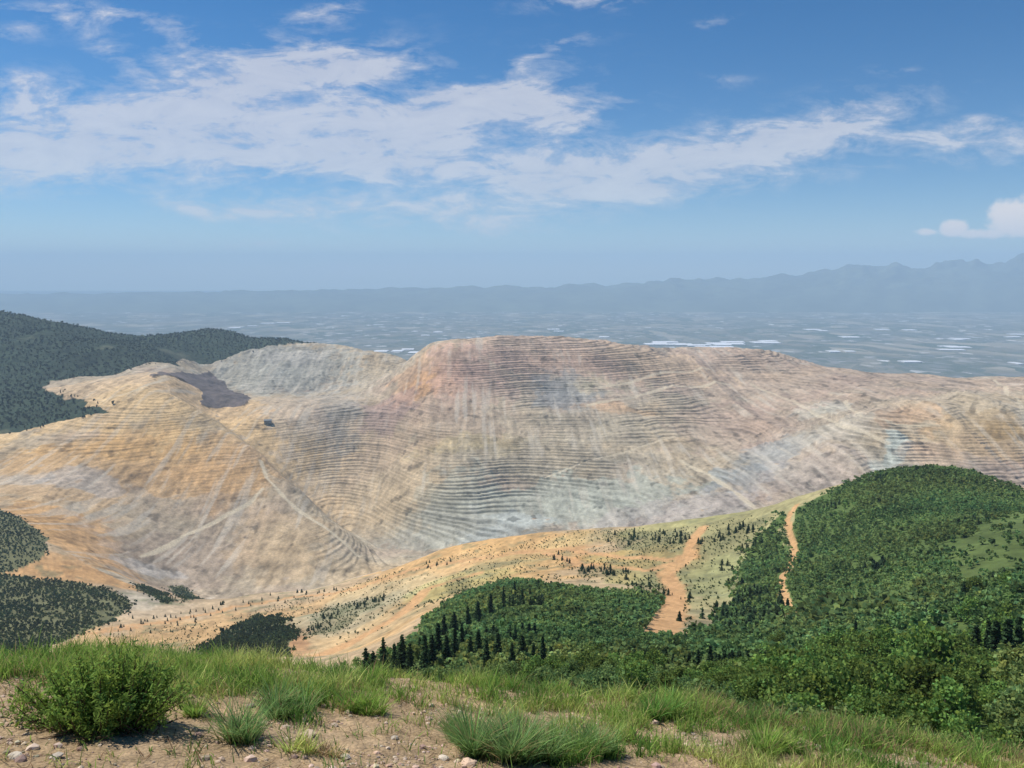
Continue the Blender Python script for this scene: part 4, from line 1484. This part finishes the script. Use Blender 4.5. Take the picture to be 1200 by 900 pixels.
# dry straw and twigs lying on the soil
n = 9000
y = np.exp(rg.uniform(math.log(3.4), math.log(8.5), n))
x = rg.uniform(-0.9, 0.9, n) * y
keep = N2(x / .4, y / .4, 3) > -0.15
x, y = x[keep], y[keep]
n = len(x)
c = np.where((rg.random(n) < 0.6)[:, None], G_DRY, lin(120, 92, 68)) * rg.uniform(0.6, 1.2, n)[:, None]
V, Fc, A_ = blades(x, y, rg.uniform(0.03, 0.13, n), rg.uniform(0.003, 0.007, n), rg.uniform(1.2, 2.2, n), c, rg)
V[:, 2] = fore_z(V[:, 0], V[:, 1]) + 0.006 + (V[:, 2] - V[:, 2].mean()) * 0
V[:, 2] += np.repeat(rg.uniform(0, 0.02, n), 8)
tag(link('litter', make_mesh('litter', V, Fc, M_GRASS, A_, 'leaf', smooth=False)), 'dry straw and twigs lying on the soil', 'litter', None, 'stuff')


def stone(u, v, s, lb, tone=1.0):
    x0, y0 = fore_hit(u, v)
    z0 = float(fore_z(np.array(x0), np.array(y0)))
    V = ICO_V.copy()
    Fx = ICO_F
    # one subdivision
    cache, NV, NF = {}, list(map(tuple, V)), []
    def md(i, j):
        k_ = (min(i, j), max(i, j))
        if k_ not in cache:
            p_ = (np.array(NV[i]) + np.array(NV[j])) / 2
            p_ = p_ / np.linalg.norm(p_)
            cache[k_] = len(NV)
            NV.append(tuple(p_))
        return cache[k_]
    for (i, j, k_) in Fx:
        a1, b1_, c1 = md(i, j), md(j, k_), md(k_, i)
        NF += [(i, a1, c1), (j, b1_, a1), (k_, c1, b1_), (a1, b1_, c1)]
    V = np.array(NV) * rg.uniform(0.8, 1.15, (len(NV), 1)) * np.array([1.2, 0.9, 0.5]) * s
    o_ = link('stone', make_mesh('stone', V, np.array(NF), M_STONE, np.tile(lin(196, 184, 166) * tone, (len(V), 1)), smooth=False), None, (x0, y0, z0 + s * 0.2))
    o_.rotation_euler = (0, 0, rng.uniform(0, 6))
    tag(o_, lb, 'stone', 'loose stones on the soil')


stone(18, 888, 0.034, 'flat pale stone at the lower left corner of the bare soil')
stone(66, 888, 0.030, 'small pale stone in front of the shrub', .9)
stone(405, 888, 0.026, 'pale stone beside the small straw tuft')
stone(520, 890, 0.032, 'whitish stone left of the largest grass tuft', 1.15)
stone(462, 866, 0.024, 'small stone in the middle of the bare soil', .8)

# ------------------------------------------------------------------ far valley buildings and a mine shed
M_WHITE = plain_mat('white roof', (0.8, 0.8, 0.8), 0.6)
M_WALL = plain_mat('pale wall', (0.55, 0.54, 0.5), 0.8)
M_SHED = plain_mat('grey sheet metal', (0.16, 0.18, 0.19), 0.6)


def box(x0, x1, y0, y1, z0, z1):
    V = np.array([(x, y, z) for z in (z0, z1) for (x, y) in ((x0, y0), (x1, y0), (x1, y1), (x0, y1))], float)
    return V, np.array([(0, 3, 2, 1), (4, 5, 6, 7), (0, 1, 5, 4), (1, 2, 6, 5), (2, 3, 7, 6), (3, 0, 4, 7)])


def gable(w_, d_, h0, h1):
    V = np.array([(-w_, -d_, h0), (w_, -d_, h0), (w_, d_, h0), (-w_, d_, h0), (-w_, 0, h1), (w_, 0, h1)], float)
    return V, np.array([(0, 1, 5, 4), (2, 3, 4, 5), (3, 0, 4, 4), (1, 2, 5, 5), (0, 3, 2, 1)])


def building(name, x, y, z, w_, d_, h_, mw_, mr_, lb, cat, gp, rz=0.0):
    r_ = base_thing(name, (x, y, z), 1, rz)
    tag(r_, lb, cat, gp)
    V, Fc = box(-w_, w_, -d_, d_, 0, h_)
    link('wall', make_mesh('wall', V, Fc, mw_, smooth=False), r_)
    rv, rf = [], []
    V, Fc = gable(w_ * 1.02, d_ * 1.02, h_ + 0.01, h_ * 1.35)
    me_ = bpy.data.meshes.new('roof')
    me_.from_pydata([tuple(p) for p in V], [], [(0, 1, 5, 4), (2, 3, 4, 5), (3, 0, 4), (1, 2, 5), (0, 3, 2, 1)])
    me_.materials.append(mr_)
    link('roof', me_, r_)


WH = []
for (u, v, wp, n_) in [(770, 402, 26, 4), (800, 404, 24, 4), (830, 405, 30, 4), (862, 403, 30, 4), (892, 401, 24, 3), (1066, 424, 24, 1), (1120, 408, 26, 3), (1000, 412, 20, 2), (1130, 398, 20, 2),
                      (1185, 393, 20, 2), (985, 396, 18, 2), (960, 385, 18, 2), (1040, 386, 18, 2), (520, 391, 16, 2), (466, 411, 14, 2), (488, 410, 14, 2), (290, 383, 16, 2), (330, 379, 14, 2), (700, 396, 14, 2), (640, 385, 14, 2), (1190, 426, 14, 1)]:
    for k in range(n_):
        uu, vv = u + rg.normal(0, 11 if n_ > 1 else 0), v + rg.normal(0, 1.6 if n_ > 1 else 0)
        a0, e0 = pix(uu, vv)
        Y = ZFLOOR / e0
        wd_ = wp * rg.uniform(0.5, 1.1) / F * Y * 0.5
        where = ('in the bright row above the pit rim' if 750 < u < 900 else
                 'in the left half of the valley' if u < 720 else 'in the right half of the valley')
        if u == 1066:
            where = 'alone, the brightest one above the right pit rim'
        building('warehouse', a0 * Y, Y, ZFLOOR - 4, wd_, rg.uniform(90, 170), 14, M_WALL, M_WHITE, f'far white warehouse {where}', 'warehouse', f'white warehouses {where}', rg.normal(0, .05))
p = hit(314, 497, 1750)
building('mine_shed', p[0], p[1], float(ground_z(p[0], p[1])), 16, 11, 14, M_SHED, M_SHED, 'small dark shed on the floor of the upper pit', 'shed', None, 0.3)
